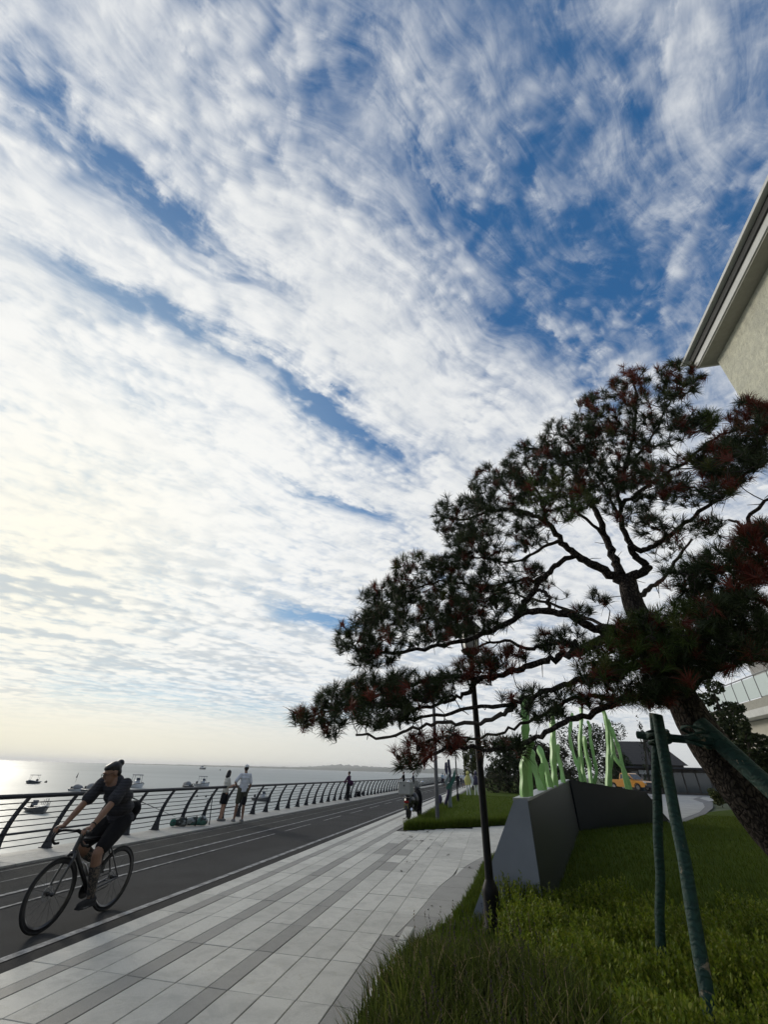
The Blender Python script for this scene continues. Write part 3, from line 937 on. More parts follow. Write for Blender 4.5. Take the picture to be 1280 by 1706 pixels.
# ================================================================== THE PINE
def bark_mat(name, c1, c2, sc_=1.0):
    m = bpy.data.materials.new(name); m.use_nodes = True
    T = NT(m.node_tree); b = m.node_tree.nodes['Principled BSDF']
    b.inputs['Roughness'].default_value = 0.9; b.inputs['Specular IOR Level'].default_value = 0.2
    g = T.n('ShaderNodeNewGeometry').outputs['Position']
    v = T.n('ShaderNodeTexVoronoi', feature='DISTANCE_TO_EDGE')
    mp = T.n('ShaderNodeMapping'); mp.inputs['Scale'].default_value = (1.0, 1.0, 0.5)
    T.link(g, mp.inputs['Vector'])
    ad = T.n('ShaderNodeVectorMath', operation='ADD'); T.link(mp.outputs[0], ad.inputs[0])
    nz = T.n('ShaderNodeTexNoise'); nz.inputs['Scale'].default_value = 14.0; T.link(g, nz.inputs['Vector'])
    sc2 = T.n('ShaderNodeVectorMath', operation='SCALE'); T.link(nz.outputs['Color'], sc2.inputs[0]); sc2.inputs['Scale'].default_value = 0.06
    T.link(sc2.outputs[0], ad.inputs[1]); T.link(ad.outputs[0], v.inputs['Vector'])
    v.inputs['Scale'].default_value = 26.0 * sc_
    crack = T.ramp(v.outputs['Distance'], 0.0, 0.25)
    n2 = T.noise(g, 60.0, 5.0, 0.65)
    c = T.mix(crack, c2, T.mix(n2, tuple(x * .6 for x in c1), tuple(x * 1.3 for x in c1)))
    T.link(c, b.inputs['Base Color'])
    bn = T.n('ShaderNodeBump'); bn.inputs['Strength'].default_value = 0.9; bn.inputs['Distance'].default_value = 0.025
    T.link(T.m('ADD', crack, T.m('MULTIPLY', n2, 0.5)), bn.inputs['Height']); T.link(bn.outputs[0], b.inputs['Normal'])
    return m
m_bark = bark_mat('pine_bark', (0.075, 0.060, 0.050), (0.020, 0.016, 0.014))
m_twig = mat('pine_twig', (0.050, 0.040, 0.033), 0.9, var=0.3, vscale=30)
m_needle = leaf_mat('pine_needles', (0.04, 0.06, 0.02), 0.5, transl=0.22)

def px3(P): return [at(x, y, Y) for x, y, Y in P]
BR = {}
TR = [Vector((3.55, 5.65, -0.06)), Vector((3.1, 5.6, .55))] + px3([(1330, 1420, 5.55), (1250, 1330, 5.5), (1188, 1248, 5.5), (1140, 1170, 5.5), (1100, 1098, 5.5), (1072, 1045, 5.5), (1054, 1000, 5.55), (1044, 962, 5.6)])
TRr = [.29, .25, .225, .205, .188, .17, .148, .128, .115, .105]
def R(px_w, pt):                   # half of a picture width, in metres, at a point
    return 0.5 * px_w * (pt - EYE).dot(fwd) / FPX
BRANCH = [  # (points in the picture with their own depth), widths in picture units
 ([(1037, 962, 5.6), (1022, 924, 5.65), (1007, 891, 5.7), (992, 850, 5.8), (972, 810, 5.9), (945, 772, 5.9), (905, 752, 5.8), (870, 745, 5.7)], 24, 4),
 ([(1044, 966, 5.6), (1068, 954, 5.5), (1078, 945, 5.5), (1059, 925, 5.5), (1046, 900, 5.5), (1036, 865, 5.5), (1032, 825, 5.5), (1042, 780, 5.6), (1056, 720, 5.6), (1060, 660, 5.6), (1054, 628, 5.6)], 25, 4),
 ([(1042, 780, 5.6), (1075, 745, 5.4), (1105, 695, 5.3), (1128, 640, 5.2)], 9, 3),
 ([(1050, 912, 5.5), (1078, 915, 5.4), (1110, 895, 5.2), (1150, 866, 5.0), (1200, 826, 4.8), (1245, 790, 4.6), (1310, 740, 4.4)], 15, 6),
 ([(1034, 845, 5.5), (1085, 806, 5.3), (1140, 770, 5.1), (1190, 732, 4.9), (1260, 705, 4.7)], 11, 4),
 ([(1038, 966, 5.6), (1000, 946, 5.5), (962, 926, 5.5), (936, 902, 5.5), (912, 872, 5.6), (872, 852, 5.7), (822, 850, 5.8), (772, 866, 5.8), (738, 862, 5.8)], 26, 4),
 ([(936, 902, 5.5), (905, 912, 5.4), (860, 935, 5.3), (805, 930, 5.3), (765, 925, 5.3)], 10, 3),
 ([(912, 872, 5.6), (898, 825, 5.8), (868, 795, 6.0), (825, 795, 6.1)], 10, 3),
 ([(1007, 891, 5.7), (960, 850, 5.4), (930, 825, 5.2), (890, 830, 5.0)], 9, 3),
 ([(1080, 1052, 5.45), (1030, 1050, 5.3), (990, 1046, 5.2), (956, 1028, 5.2), (912, 1018, 5.2), (870, 1023, 5.2), (830, 1046, 5.25), (785, 1062, 5.3), (730, 1076, 5.3), (670, 1086, 5.3), (612, 1086, 5.3), (578, 1072, 5.3)], 23, 4),
 ([(868, 1020, 5.2), (884, 992, 5.3), (904, 962, 5.4), (932, 938, 5.5), (962, 926, 5.5)], 12, 9),
 ([(904, 962, 5.4), (862, 968, 5.5), (800, 975, 5.6), (742, 968, 5.7), (700, 978, 5.7), (642, 1002, 5.7)], 9, 3),
 ([(915, 1018, 5.2), (916, 998, 5.1), (904, 984, 5.1), (894, 982, 5.15)], 8, 6),
 ([(1040, 1060, 5.35), (1000, 1066, 5.1), (962, 1085, 5.0), (926, 1096, 5.0), (886, 1107, 5.0), (846, 1124, 5.0), (800, 1130, 5.0), (750, 1126, 5.05), (700, 1136, 5.1), (650, 1151, 5.1), (600, 1162, 5.15), (540, 1186, 5.2), (505, 1200, 5.2)], 20, 3),
 ([(962, 1085, 5.0), (955, 1072, 5.1), (920, 1072, 5.2), (880, 1079, 5.2), (842, 1069, 5.2), (795, 1076, 5.2)], 14, 4),
 ([(800, 1130, 5.0), (786, 1146, 4.95), (768, 1162, 4.9), (735, 1172, 4.9), (690, 1180, 4.9), (640, 1172, 4.95), (590, 1170, 5.0)], 12, 3),
 ([(1098, 1100, 5.4), (1050, 1112, 5.1), (1010, 1121, 4.9), (950, 1136, 4.8), (900, 1152, 4.75), (858, 1172, 4.7), (800, 1178, 4.7), (740, 1191, 4.7), (690, 1196, 4.7), (640, 1202, 4.75)], 17, 4),
 ([(858, 1172, 4.7), (842, 1188, 4.65), (800, 1203, 4.6), (740, 1205, 4.6), (690, 1213, 4.6), (640, 1229, 4.65), (596, 1223, 4.7)], 11, 4),
 ([(1122, 1150, 5.35), (1090, 1160, 5.0), (1040, 1166, 4.8), (980, 1190, 4.7), (930, 1210, 4.6), (880, 1232, 4.6), (830, 1249, 4.6), (780, 1246, 4.65), (742, 1246, 4.7), (706, 1268, 4.75), (684, 1284, 4.8)], 17, 4),
 ([(1030, 1168, 4.8), (985, 1160, 4.9), (940, 1171, 5.0), (890, 1200, 5.1), (850, 1214, 5.1), (790, 1229, 5.1), (742, 1226, 5.1), (702, 1242, 5.1)], 10, 3),
 ([(1125, 1145, 5.4), (1152, 1092, 4.9), (1182, 1042, 4.6), (1216, 1002, 4.4), (1262, 962, 4.2), (1320, 930, 4.0)], 20, 6),
 ([(1152, 1092, 4.9), (1202, 1082, 4.6), (1252, 1062, 4.3), (1310, 1050, 4.1)], 12, 5),
 ([(1098, 1098, 5.4), (1084, 1062, 4.9), (1062, 1050, 4.6), (1035, 1060, 4.4)], 10, 3),
 ([(1135, 1165, 5.4), (1170, 1132, 5.1), (1200, 1108, 4.9), (1212, 1080, 4.8)], 11, 4),
 ([(1320, 960, 4.5), (1268, 902, 4.4), (1250, 862, 4.4), (1290, 820, 4.3)], 14, 7),
 ([(1262, 885, 4.4), (1235, 872, 4.3), (1215, 866, 4.3)], 9, 5),
 ([(1182, 1042, 4.6), (1150, 1000, 4.4), (1140, 965, 4.3)], 9, 4),
 # limbs on the far side
 ([(1054, 1000, 5.55), (1075, 985, 6.0), (1105, 965, 6.5), (1130, 930, 7.0), (1150, 900, 7.3)], 13, 4),
 ([(1098, 1098, 5.5), (1060, 1070, 6.2), (1000, 1040, 6.8), (930, 1010, 7.2), (860, 990, 7.4), (800, 985, 7.5)], 12, 3),
 ([(1036, 865, 5.5), (1000, 800, 6.3), (980, 760, 6.8), (985, 720, 7.0)], 9, 3),
]
pine = thing('pine_tree', 'large leaning pine with reddish needle tufts spreading over the paving', 'tree', (3.55, 5.65, 0))
off = Vector(pine.location)
tb = MB()
tp = smooth_pts(TR, 5)
tr_ = np.interp(np.linspace(0, len(TR) - 1, len(tp)), range(len(TR)), TRr)
tb.tube(tp, list(tr_), 22)
vv = []
for q in tb.v:                                   # uneven girth
    q = Vector(q)
    k = math.sin(q.z * 9 + q.x * 4) * .5 + math.sin(q.z * 23 + q.y * 31) * .5 + math.sin(q.x * 41 + q.z * 13) * .4
    c_ = min(tp, key=lambda a: (a - q).length_squared)
    vv.append(tuple(q + (q - c_) * (0.06 * k) - off))
tb.v = vv
tb.build('trunk', m_bark, pine, True)
NODE = []; NRAD = []
for p, r_ in zip(tp[10:], tr_[10:]): NODE.append(p); NRAD.append(.02)
limb_mb = []
for pts, w0, w1 in BRANCH:
    P3 = px3(pts)
    S = smooth_pts(P3, 5)
    S = [p + Vector((random.gauss(0, .012), random.gauss(0, .012), random.gauss(0, .012))) for p in S]
    n_ = len(S)
    rr = [max(.006, R((w0 + (w1 - w0) * (i / (n_ - 1)) ** .6) * (.72 if pts[0][1] < 990 else .88), S[i])) * (1 + .08 * math.sin(i * 2.3)) for i in range(n_)]
    bb = MB(); bb.tube([p - off for p in S], rr, 9)
    limb_mb.append((bb, w0))
    for p in S[2:]: NODE.append(p); NRAD.append(.012)
# big limbs are parts of their own
for bb, w0 in limb_mb: bb.build('limb', m_bark if w0 >= 12 else m_twig, pine, True)

GREEN, DARK, RED, MIXD = 0, 1, 2, 3
CLUMP = [  # centre, half sizes, tufts, depth, depth spread, kind
 (770, 862, 48, 42, 42, 5.8, .5, DARK), (832, 812, 52, 40, 52, 5.9, .6, DARK), (890, 778, 50, 42, 50, 5.9, .6, DARK), (950, 732, 50, 42, 46, 5.9, .5, DARK),
 (1000, 690, 42, 38, 34, 5.7, .5, MIXD), (1052, 640, 34, 34, 24, 5.6, .3, RED), (1130, 632, 42, 30, 26, 5.3, .3, MIXD), (1100, 700, 62, 46, 42, 5.5, .6, DARK),
 (1020, 765, 75, 55, 60, 5.8, .8, DARK), (930, 826, 62, 42, 40, 5.3, .5, GREEN), (840, 885, 80, 36, 42, 5.7, .6, DARK), (782, 918, 38, 30, 22, 5.6, .4, DARK),
 (1160, 705, 30, 18, 8, 5.1, .3, DARK), (1182, 700, 20, 16, 5, 4.9, .2, GREEN), (1258, 690, 45, 30, 24, 4.6, .3, RED), (1240, 742, 60, 30, 30, 4.7, .5, DARK),
 (1150, 800, 85, 42, 52, 5.1, .6, MIXD), (1215, 770, 60, 36, 30, 4.8, .5, DARK), (1060, 832, 60, 42, 26, 5.5, .6, DARK), (985, 800, 60, 40, 32, 5.9, .6, DARK),
 (1180, 880, 30, 22, 6, 4.8, .3, DARK), (1105, 880, 50, 20, 8, 5.2, .4, DARK),
 (602, 1062, 42, 40, 44, 5.3, .4, DARK), (642, 1004, 46, 34, 40, 5.6, .4, DARK), (702, 962, 56, 40, 48, 5.6, .5, MIXD), (762, 950, 48, 36, 34, 5.5, .5, DARK),
 (700, 1028, 88, 50, 100, 5.5, .7, DARK), (785, 1016, 66, 44, 62, 5.5, .7, DARK), (622, 1094, 48, 18, 16, 5.3, .3, DARK), (850, 958, 60, 30, 28, 5.4, .5, DARK), (830, 1000, 60, 30, 22, 5.9, .8, DARK),
 (518, 1196, 32, 16, 16, 5.2, .25, MIXD), (562, 1168, 34, 26, 24, 5.15, .3, DARK), (622, 1150, 48, 30, 44, 5.1, .4, DARK), (682, 1148, 50, 30, 40, 5.05, .4, DARK),
 (742, 1140, 40, 22, 18, 5.0, .4, DARK), (640, 1190, 58, 22, 26, 4.9, .3, DARK), (556, 1210, 22, 16, 6, 5.0, .2, DARK),
 (792, 1108, 38, 30, 22, 5.1, .4, RED), (842, 1100, 38, 26, 14, 5.1, .4, RED), (690, 1248, 32, 26, 20, 5.0, .3, RED), (732, 1232, 40, 22, 20, 4.9, .3, RED), (678, 1276, 16, 14, 6, 4.8, .15, DARK),
 (790, 1240, 60, 16, 12, 4.8, .3, RED), (852, 1244, 48, 12, 7, 4.7, .3, DARK), (930, 1066, 48, 20, 18, 5.2, .4, DARK), (962, 1022, 26, 14, 6, 5.2, .3, DARK), (1002, 992, 16, 12, 4, 5.4, .2, DARK),
 (1010, 1100, 52, 36, 34, 4.7, .4, GREEN), (1000, 1150, 56, 26, 22, 4.8, .3, MIXD), (900, 1182, 40, 20, 12, 4.9, .3, DARK),
 (1150, 962, 50, 34, 18, 4.4, .3, DARK), (1205, 965, 56, 56, 46, 4.4, .5, DARK), (1262, 922, 46, 52, 40, 4.2, .4, RED), (1150, 1040, 62, 44, 50, 4.6, .5, GREEN),
 (1062, 1060, 54, 38, 34, 4.6, .4, GREEN), (1232, 1030, 66, 46, 60, 4.3, .5, DARK), (1200, 1084, 66, 34, 34, 4.6, .4, DARK), (1085, 1150, 46, 26, 24, 4.9, .3, MIXD), (1262, 1082, 40, 24, 12, 4.2, .3, MIXD),
 (1150, 1100, 60, 30, 30, 5.2, .4, DARK), (1085, 1085, 48, 34, 26, 4.6, .25, GREEN), (1118, 1128, 44, 28, 22, 4.6, .25, DARK), (1075, 1040, 40, 26, 16, 4.7, .25, MIXD), (1130, 1075, 44, 30, 20, 4.6, .3, GREEN), (1110, 920, 40, 20, 5, 7.0, .3, DARK), (860, 985, 90, 26, 18, 7.4, .4, DARK), (985, 730, 40, 30, 14, 7.0, .4, DARK), (880, 1160, 60, 16, 8, 4.8, .3, DARK),
]
tufts = []
for cx, cy, rx, ry, n_, Y, sy, kd in CLUMP:
    for _ in range(int(n_ * (3.3 if cy < 930 else 2.3 if cy < 1220 else 1.15))):
        while True:
            a, b_ = random.uniform(-1, 1), random.uniform(-1, 1)
            if a * a + b_ * b_ < 1: break
        p = at(cx + a * rx, cy + b_ * ry, max(3.6, Y - (.25 if cy < 930 else .1) + random.gauss(0, sy * .75)))
        tufts.append((p, kd, cy + b_ * ry < cy))
N0 = np.array([tuple(p) for p in NODE])
P0 = np.array([tuple(t[0]) for t in tufts])
d0 = np.min(np.linalg.norm(P0[:, None, :] - N0[None], axis=2), axis=1)
order = np.argsort(d0)
nodes = np.zeros((len(N0) + len(tufts) * 5, 3)); nodes[:len(N0)] = N0; nn_ = len(N0)
tw = MB()
tips = []
for i in order:
    p = tufts[i][0]
    dd = np.linalg.norm(nodes[:nn_] - np.array(p), axis=1)
    # prefer nodes that lie lower and further in towards the trunk
    dd = dd + 0.25 * np.maximum(0, nodes[:nn_, 2] - p.z)
    j = int(np.argmin(dd)); q = Vector(nodes[j])
    v = p - q; L = v.length
    if L < .03: q = p - Vector((0, 0, .06)); v = p - q; L = v.length
    bend = Vector((random.gauss(0, .12), random.gauss(0, .12), -abs(random.gauss(0.10, .10)))) * L
    pts = [q]
    for t in (.3, .6, .85):
        pts.append(q + v * t + bend * (4 * t * (1 - t)) + Vector((random.gauss(0, .06), random.gauss(0, .06), random.gauss(0, .06))) * L * .5)
    pts.append(p)
    r0_ = min(.011, .0042 + .009 * L)
    tw.tube([x - off for x in pts], [r0_, r0_ * .9, r0_ * .8, r0_ * .7, .0032], 4, cap=False)
    for x in pts[1:]:
        nodes[nn_] = x; nn_ += 1
    tips.append((p, (pts[-1] - pts[-2]).normalized(), tufts[i][1]))
# bare twiglets
for _ in range(2600):
    j = random.randrange(len(N0), nn_); q = Vector(nodes[j])
    d = Vector((random.gauss(0, 1), random.gauss(0, 1), random.gauss(-.25, .8))).normalized() * random.uniform(.05, .20)
    tw.tube([q - off, q + d * .5 + Vector((0, 0, random.uniform(-.02, .02))) - off, q + d - off], [.0035, .003, .0018], 3, cap=False)
for _ in range(160):
    j = random.randrange(0, len(N0)); q = Vector(nodes[j])
    d = Vector((random.gauss(0, 1), random.gauss(0, 1), random.gauss(-.2, .8))).normalized() * random.uniform(.06, .28)
    tw.tube([q - off, q + d * .5 + Vector((0, 0, random.uniform(-.03, .03))) - off, q + d - off], [.006, .005, .0025], 4, cap=False)
o = tw.build('twigs', m_twig, pine); o['kind'] = 'stuff'
# needles
def needles(tips, per, ln0, ln1, wid, pal, off):
    V = []; C = []
    for p, ax, kd in tips:
        n_ = int(per * random.uniform(.75, 1.2))
        ax = (ax * .9 + Vector((random.gauss(0, .35), random.gauss(0, .35), .55 + random.gauss(0, .3)))).normalized()
        x = ax.orthogonal().normalized(); y = ax.cross(x)
        th = np.radians(rng.uniform(8, random.uniform(48, 95), n_)); ph = rng.uniform(0, 2 * math.pi, n_)
        A = np.array(ax); X = np.array(x); Y = np.array(y)
        D = np.cos(th)[:, None] * A + np.sin(th)[:, None] * (np.cos(ph)[:, None] * X + np.sin(ph)[:, None] * Y)
        back = rng.uniform(0, .075, n_)
        base = np.array(p - off) - A * back[:, None]
        L = rng.uniform(ln0, ln1, n_) * random.uniform(.85, 1.15)
        tip = base + D * L[:, None] + np.array([0, 0, -.018]) * (L / ln1)[:, None] ** 2
        mid = base + D * (L * .55)[:, None]
        sd_ = np.cross(D, rng.normal(size=(n_, 3))); sd_ /= np.linalg.norm(sd_, axis=1)[:, None] + 1e-9
        V.append(np.stack([base - sd_ * wid * .5, base + sd_ * wid * .5, mid + sd_ * wid * .5, mid - sd_ * wid * .5, tip], axis=1).reshape(-1, 3))
        c = pal(kd); col = np.array(c)[None] * rng.uniform(.75, 1.25, (n_, 1))
        C.append(np.repeat(col, 5, axis=0))
    V = np.concatenate(V); C = np.concatenate(C)
    k = len(V) // 5
    i0 = np.arange(k) * 5
    q = np.stack([i0, i0 + 1, i0 + 2, i0 + 3], axis=1)
    t = np.stack([i0 + 3, i0 + 2, i0 + 4], axis=1)
    return V, t, q, C
def pal(kd):
    r = random.random()
    dk = (0.030, 0.044, 0.016); gr = (0.062, 0.092, 0.020); ol = (0.075, 0.085, 0.020); rd = (0.135, 0.030, 0.018); br = (0.11, 0.050, 0.022)
    if kd == GREEN: return gr if r < .6 else ol if r < .85 else rd
    if kd == RED: return rd if r < .62 else br if r < .75 else dk
    if kd == MIXD: return rd if r < .28 else ol if r < .45 else dk
    return dk if r < .78 else (0.040, 0.052, 0.020) if r < .90 else rd
V, t_, q_, C = needles(tips, 56, .085, .150, .0042, pal, off)
o = np_mesh('crown', V, t_, m_needle, pine, C, q_); o['kind'] = 'stuff'
# cones
cn = MB()
for _ in range(120):
    j = random.randrange(len(N0), nn_); q = Vector(nodes[j]) - off + Vector((0, 0, -.02))
    ax = Vector((random.gauss(0, .5), random.gauss(0, .5), -1)).normalized()
    cn.lathe([(.006, -.03), (.020, -.02), (.026, -.002), (.022, .016), (.010, .032)], q, 7, axis=ax)
o = cn.build('cones', m_twig, pine); o['kind'] = 'stuff'

# ------------------------------------------------------------------ props round the pine, wrapped in green tape
def wrap_mat():
    m = bpy.data.materials.new('green_wrap'); m.use_nodes = True
    T = NT(m.node_tree); b = m.node_tree.nodes['Principled BSDF']
    b.inputs['Roughness'].default_value = 0.75
    g = T.n('ShaderNodeTexCoord').outputs['Object']
    wv_ = T.n('ShaderNodeTexWave', bands_direction='Z'); wv_.inputs['Scale'].default_value = 6.0; wv_.inputs['Distortion'].default_value = 9.0; wv_.inputs['Detail'].default_value = 4.0; wv_.inputs['Detail Scale'].default_value = 2.5
    T.link(g, wv_.inputs['Vector'])
    f = T.noise(g, 5.0, 6.0, 0.7, 0.6)
    c = T.mix(wv_.outputs['Fac'], (0.004, 0.028, 0.021), (0.006, 0.040, 0.030))
    c = T.mix(T.ramp(f, 0.60, 0.66), c, (0.20, 0.165, 0.115))
    T.link(c, b.inputs['Base Color'])
    bn = T.n('ShaderNodeBump'); bn.inputs['Strength'].default_value = 0.4; bn.inputs['Distance'].default_value = 0.012
    T.link(T.m('ADD', wv_.outputs['Fac'], T.m('MULTIPLY', f, 1.0)), bn.inputs['Height']); T.link(bn.outputs[0], b.inputs['Normal'])
    return m
m_wrap = wrap_mat()
prop = thing('tree_support', 'teal wrapped timber props and crossbar bracing the leaning pine trunk', 'support', (1.9, 5.5, 0))
off2 = Vector(prop.location)
def pole(name, a, b2, r, lo=None):
    a, b2 = Vector(a), Vector(b2)
    pts = [a.lerp(b2, t) + Vector((random.gauss(0, .006), random.gauss(0, .006), 0)) - off2 for t in np.linspace(0, 1, 9)]
    bb = MB(); bb.tube(pts, [r * (1 + random.uniform(-.05, .05)) for _ in pts], 12); return bb.build(name, m_wrap, prop, True)
fA = gnd(1080, 1552, .38); fA.z = -.05
pole('prop_pole', fA, at(1090, 1188, 5.75), .044)
fB = gnd(1186, 1690, .25); fB = fB + (fB - at(1097, 1195, 5.1)).normalized() * .3
pole('prop_pole', fB, at(1096, 1192, 5.1), .050)
pole('crossbar', at(1062, 1224, 5.55), at(1190, 1236, 5.15), .038)
pole('prop_pole', at(1166, 1206, 5.30), Vector((3.05, 3.75, -.05)), .082)
pole('prop_pole', at(1205, 1262, 5.9), Vector((4.0, 6.6, -.05)), .06)
rp = MB()
for cpt, nn2 in ((at(1097, 1225, 5.35), 4), (at(1160, 1228, 5.25), 5)):
    for k in range(nn2):
        rp.torus(cpt - off2 + Vector((0, 0, -.06 + .03 * k)), .10, .014, 18, 6, Vector((1, 0, random.uniform(-.3, .3))).normalized(), Vector((0, 1, random.uniform(-.3, .3))).normalized())
rp.build('binding', m_wrap, prop, True)

# ================================================================== LAWNS, BEDS, TREES
m_lawn = mat('lawn_turf', (0.065, 0.095, 0.012), 0.98, spec=0.05, col2=(0.042, 0.065, 0.009), vscale=1.3, bump=0.8, bscale=40, detail=7)
m_blade = leaf_mat('grass_blades', (0.06, 0.1, 0.02), 0.7, transl=0.35, spec=0.08)
lawn_far = [(-3.04, 16.75), (1.0, 21.2), (2.1, 20.35), (7.6, 27.7), (12, 60), (12, 130), (-3.0, 400), (-3.04, 60)]
lawn = struct(flat_poly('lawn', lawn_far, 0.03, m_lawn))
lawn_r = [(0.2, 7.7), (-0.66, 7.68), (-0.5, 9.5), (-.35, 11.8), (.34, 14.4), (2.2, 18.6), (2.15, 20.3), (7.6, 27.6), (9, 30), (30, 60), (30, 3), (0.2, 3.0), (-1.02, 3.0), (-1.02, 6.6)]
lawn2 = struct(flat_poly('lawn_inland', lawn_r, 0.02, m_lawn))
# path beyond the pine
m_path = mat('pale_path', (0.34, 0.335, 0.32), 0.8, col2=(0.27, 0.27, 0.255), vscale=0.8, bump=0.2, bscale=50)
m_pathd = mat('dark_path_border', (0.15, 0.15, 0.148), 0.8, var=0.25, vscale=2)
G2 = lambda L: [tuple(gnd(x, y)[:2]) for x, y in L]
bpts = G2([(1094, 1318), (1092, 1350), (1116, 1372), (1145, 1369), (1176, 1357), (1189, 1346), (1188, 1337), (1166, 1330), (1172, 1327), (1200, 1325.5), (1210, 1322), (1180, 1315.5)])
border = struct(flat_poly('path_border', bpts, 0.030, m_pathd))
ppts = G2([(1096, 1317), (1094, 1348), (1117, 1369), (1138, 1365), (1166, 1354), (1175, 1345), (1172, 1338), (1154, 1331.5), (1166, 1328), (1195, 1325), (1200, 1322), (1178, 1316)])
path = struct(flat_poly('path', ppts, 0.038, m_path))
drive = struct(flat_poly('driveway', [(4, 55), (40, 55), (60, 92), (8, 92)], 0.026, m_path))

def grass(name, label, region, n, h0, h1, wid, cols, z0=0.02, lean=.5, mtl=m_blade, kind='stuff', inside=None, seg=1, cat='grass', parent=None, hs=None):
    """region(n) gives n x/y places; blades are narrow triangles or bent strips"""
    xy = region(n)
    if inside is not None: xy = xy[inside(xy)]
    n = len(xy)
    h = rng.uniform(h0, h1, n) * (hs(xy) if hs is not None else 1.0); a = rng.uniform(0, 2 * np.pi, n)
    b0 = np.column_stack([xy, np.full(n, z0)])
    ld = rng.normal(0, lean, (n, 2)) * h[:, None]
    sd_ = np.column_stack([np.cos(a), np.sin(a), np.zeros(n)]) * wid / 2 * rng.uniform(.7, 1.3, (n, 1))
    ci = rng.choice(len(cols), n, p=[c[1] for c in cols])
    C = np.array([c[0] for c in cols])[ci] * rng.uniform(.7, 1.3, (n, 1))
    if hs is not None:
        cl = .62 + .75 * np.clip(.5 + .5 * np.sin(xy[:, 0] * 9 + 2 * np.sin(xy[:, 1] * 3)) * np.sin(xy[:, 1] * 6.5 + xy[:, 0] * 2), 0, 1)
        C = C * cl[:, None]
    if seg == 1:
        tip = b0 + np.column_stack([ld, h])
        V = np.stack([b0 - sd_, b0 + sd_, tip], axis=1).reshape(-1, 3)
        t = np.arange(n * 3).reshape(-1, 3); q = None; k = 3
    else:
        m1 = b0 + np.column_stack([ld * .18, h * .45]); m2 = b0 + np.column_stack([ld * .5, h * .8]); tip = b0 + np.column_stack([ld * 1.1, h * (1 - .25 * np.minimum(1, np.linalg.norm(ld, axis=1) / h) ** 2)])
        V = np.stack([b0 - sd_, b0 + sd_, m1 + sd_ * .9, m1 - sd_ * .9, m2 + sd_ * .6, m2 - sd_ * .6, tip], axis=1).reshape(-1, 3)
        i0 = np.arange(n) * 7
        q = np.concatenate([np.stack([i0, i0 + 1, i0 + 2, i0 + 3], 1), np.stack([i0 + 3, i0 + 2, i0 + 4, i0 + 5], 1)])
        t = np.stack([i0 + 5, i0 + 4, i0 + 6], 1); k = 7
    o = np_mesh(name, V, t, mtl, parent, np.repeat(C, k, axis=0), q)
    if parent is None: tag(o, label, cat, kind='stuff')
    else: o['kind'] = 'stuff'
    return o
def poly_in(P):
    P = np.array(P)
    def f(xy):
        x, y = xy[:, 0], xy[:, 1]; r = np.zeros(len(xy), bool); j = len(P) - 1
        for i in range(len(P)):
            xi, yi = P[i]; xj, yj = P[j]
            c = ((yi > y) != (yj > y)) & (x < (xj - xi) * (y - yi) / (yj - yi + 1e-12) + xi)
            r ^= c; j = i
        return r
    return f
def box_region(x0, x1, y0, y1, p=1.0):
    return lambda n: np.column_stack([rng.uniform(x0, x1, n), y0 + (y1 - y0) * rng.uniform(0, 1, n) ** p])
LC = [((0.080, 0.120, 0.014), .5), ((0.105, 0.130, 0.020), .3), ((0.055, 0.085, 0.012), .2)]
in_far = poly_in(lawn_far); in_r = poly_in(lawn_r); in_path = poly_in(bpts)
grass('lawn_grass', 'mown green grass of the far lawn beyond the paving', box_region(-3.04, 8, 16.7, 46, 1.5), 70000, .05, .13, .012, LC, .03, .35, inside=in_far)
def edge_reg(n):
    t = rng.uniform(0, 1, n)
    return np.column_stack([-3.02 + 4.0 * t, 16.8 + 4.42 * t + np.abs(rng.normal(0, .35, n))])
grass('lawn_edge_grass', 'longer uncut grass along the near edge of the far lawn', edge_reg, 6000, .12, .34, .012, LC, .03, .3, inside=in_far, seg=2)
def edge_reg2(n):
    t = rng.uniform(0, 1, n) ** 1.5
    return np.column_stack([-3.02 + np.abs(rng.normal(0, .22, n)), 16.8 + 26 * t])
grass('lawn_side_grass', 'longer grass along the promenade side of the far lawn', edge_reg2, 6000, .10, .28, .012, LC, .03, .3, inside=in_far, seg=2)
DC = [((0.070, 0.100, 0.011), .6), ((0.095, 0.110, 0.016), .25), ((0.045, 0.065, 0.010), .15)]
grass('inland_lawn_grass', 'shaded mown grass between the sculpture wall and the pine', box_region(-.6, 13, 7.6, 32, 1.6), 110000, .05, .12, .011, DC, .02, .4, inside=lambda xy: in_r(xy) & ~in_path(xy))
# tall grass bed
TC = [((0.068, 0.092, 0.016), .50), ((0.100, 0.118, 0.024), .22), ((0.040, 0.050, 0.018), .20), ((0.24, 0.19, 0.10), .08)]
def tall_reg(n):
    xy = np.column_stack([rng.uniform(-1.0, .62, n), rng.uniform(2.9, 5.9, n)])
    k = np.sin(xy[:, 0] * 7 + 1) * np.sin(xy[:, 1] * 5.2 + xy[:, 0] * 3)
    return xy[(k > -.72 + rng.uniform(-.3, .3, n)) & (xy[:, 0] < .62 - .16 * (xy[:, 1] - 3.5) + rng.normal(0, .08, n))]
grass('tall_grass', 'tall tufted grass with straw blades filling the bed beside the paving', tall_reg, 16500, .24, .54, .0125, TC, 0.0, .26, seg=2, hs=lambda xy: np.clip(1.08 - .42 * np.clip(xy[:, 1] - 4.6, 0, 3) ** 1.1, .22, 1.2) * np.clip(.75 + .9 * (xy[:, 0] + 1.0), .75, 1.0))
grass('low_bed_grass', 'short bright grass between the dark border and the sculpture wall', box_region(-1.0, .9, 5.7, 9.6), 13000, .05, .15, .011, LC, 0.0, .35, inside=lambda xy: np.array([x > (edge_x(y) + .02 if y > 6.6 else -1.0) for x, y in xy]) , seg=2)
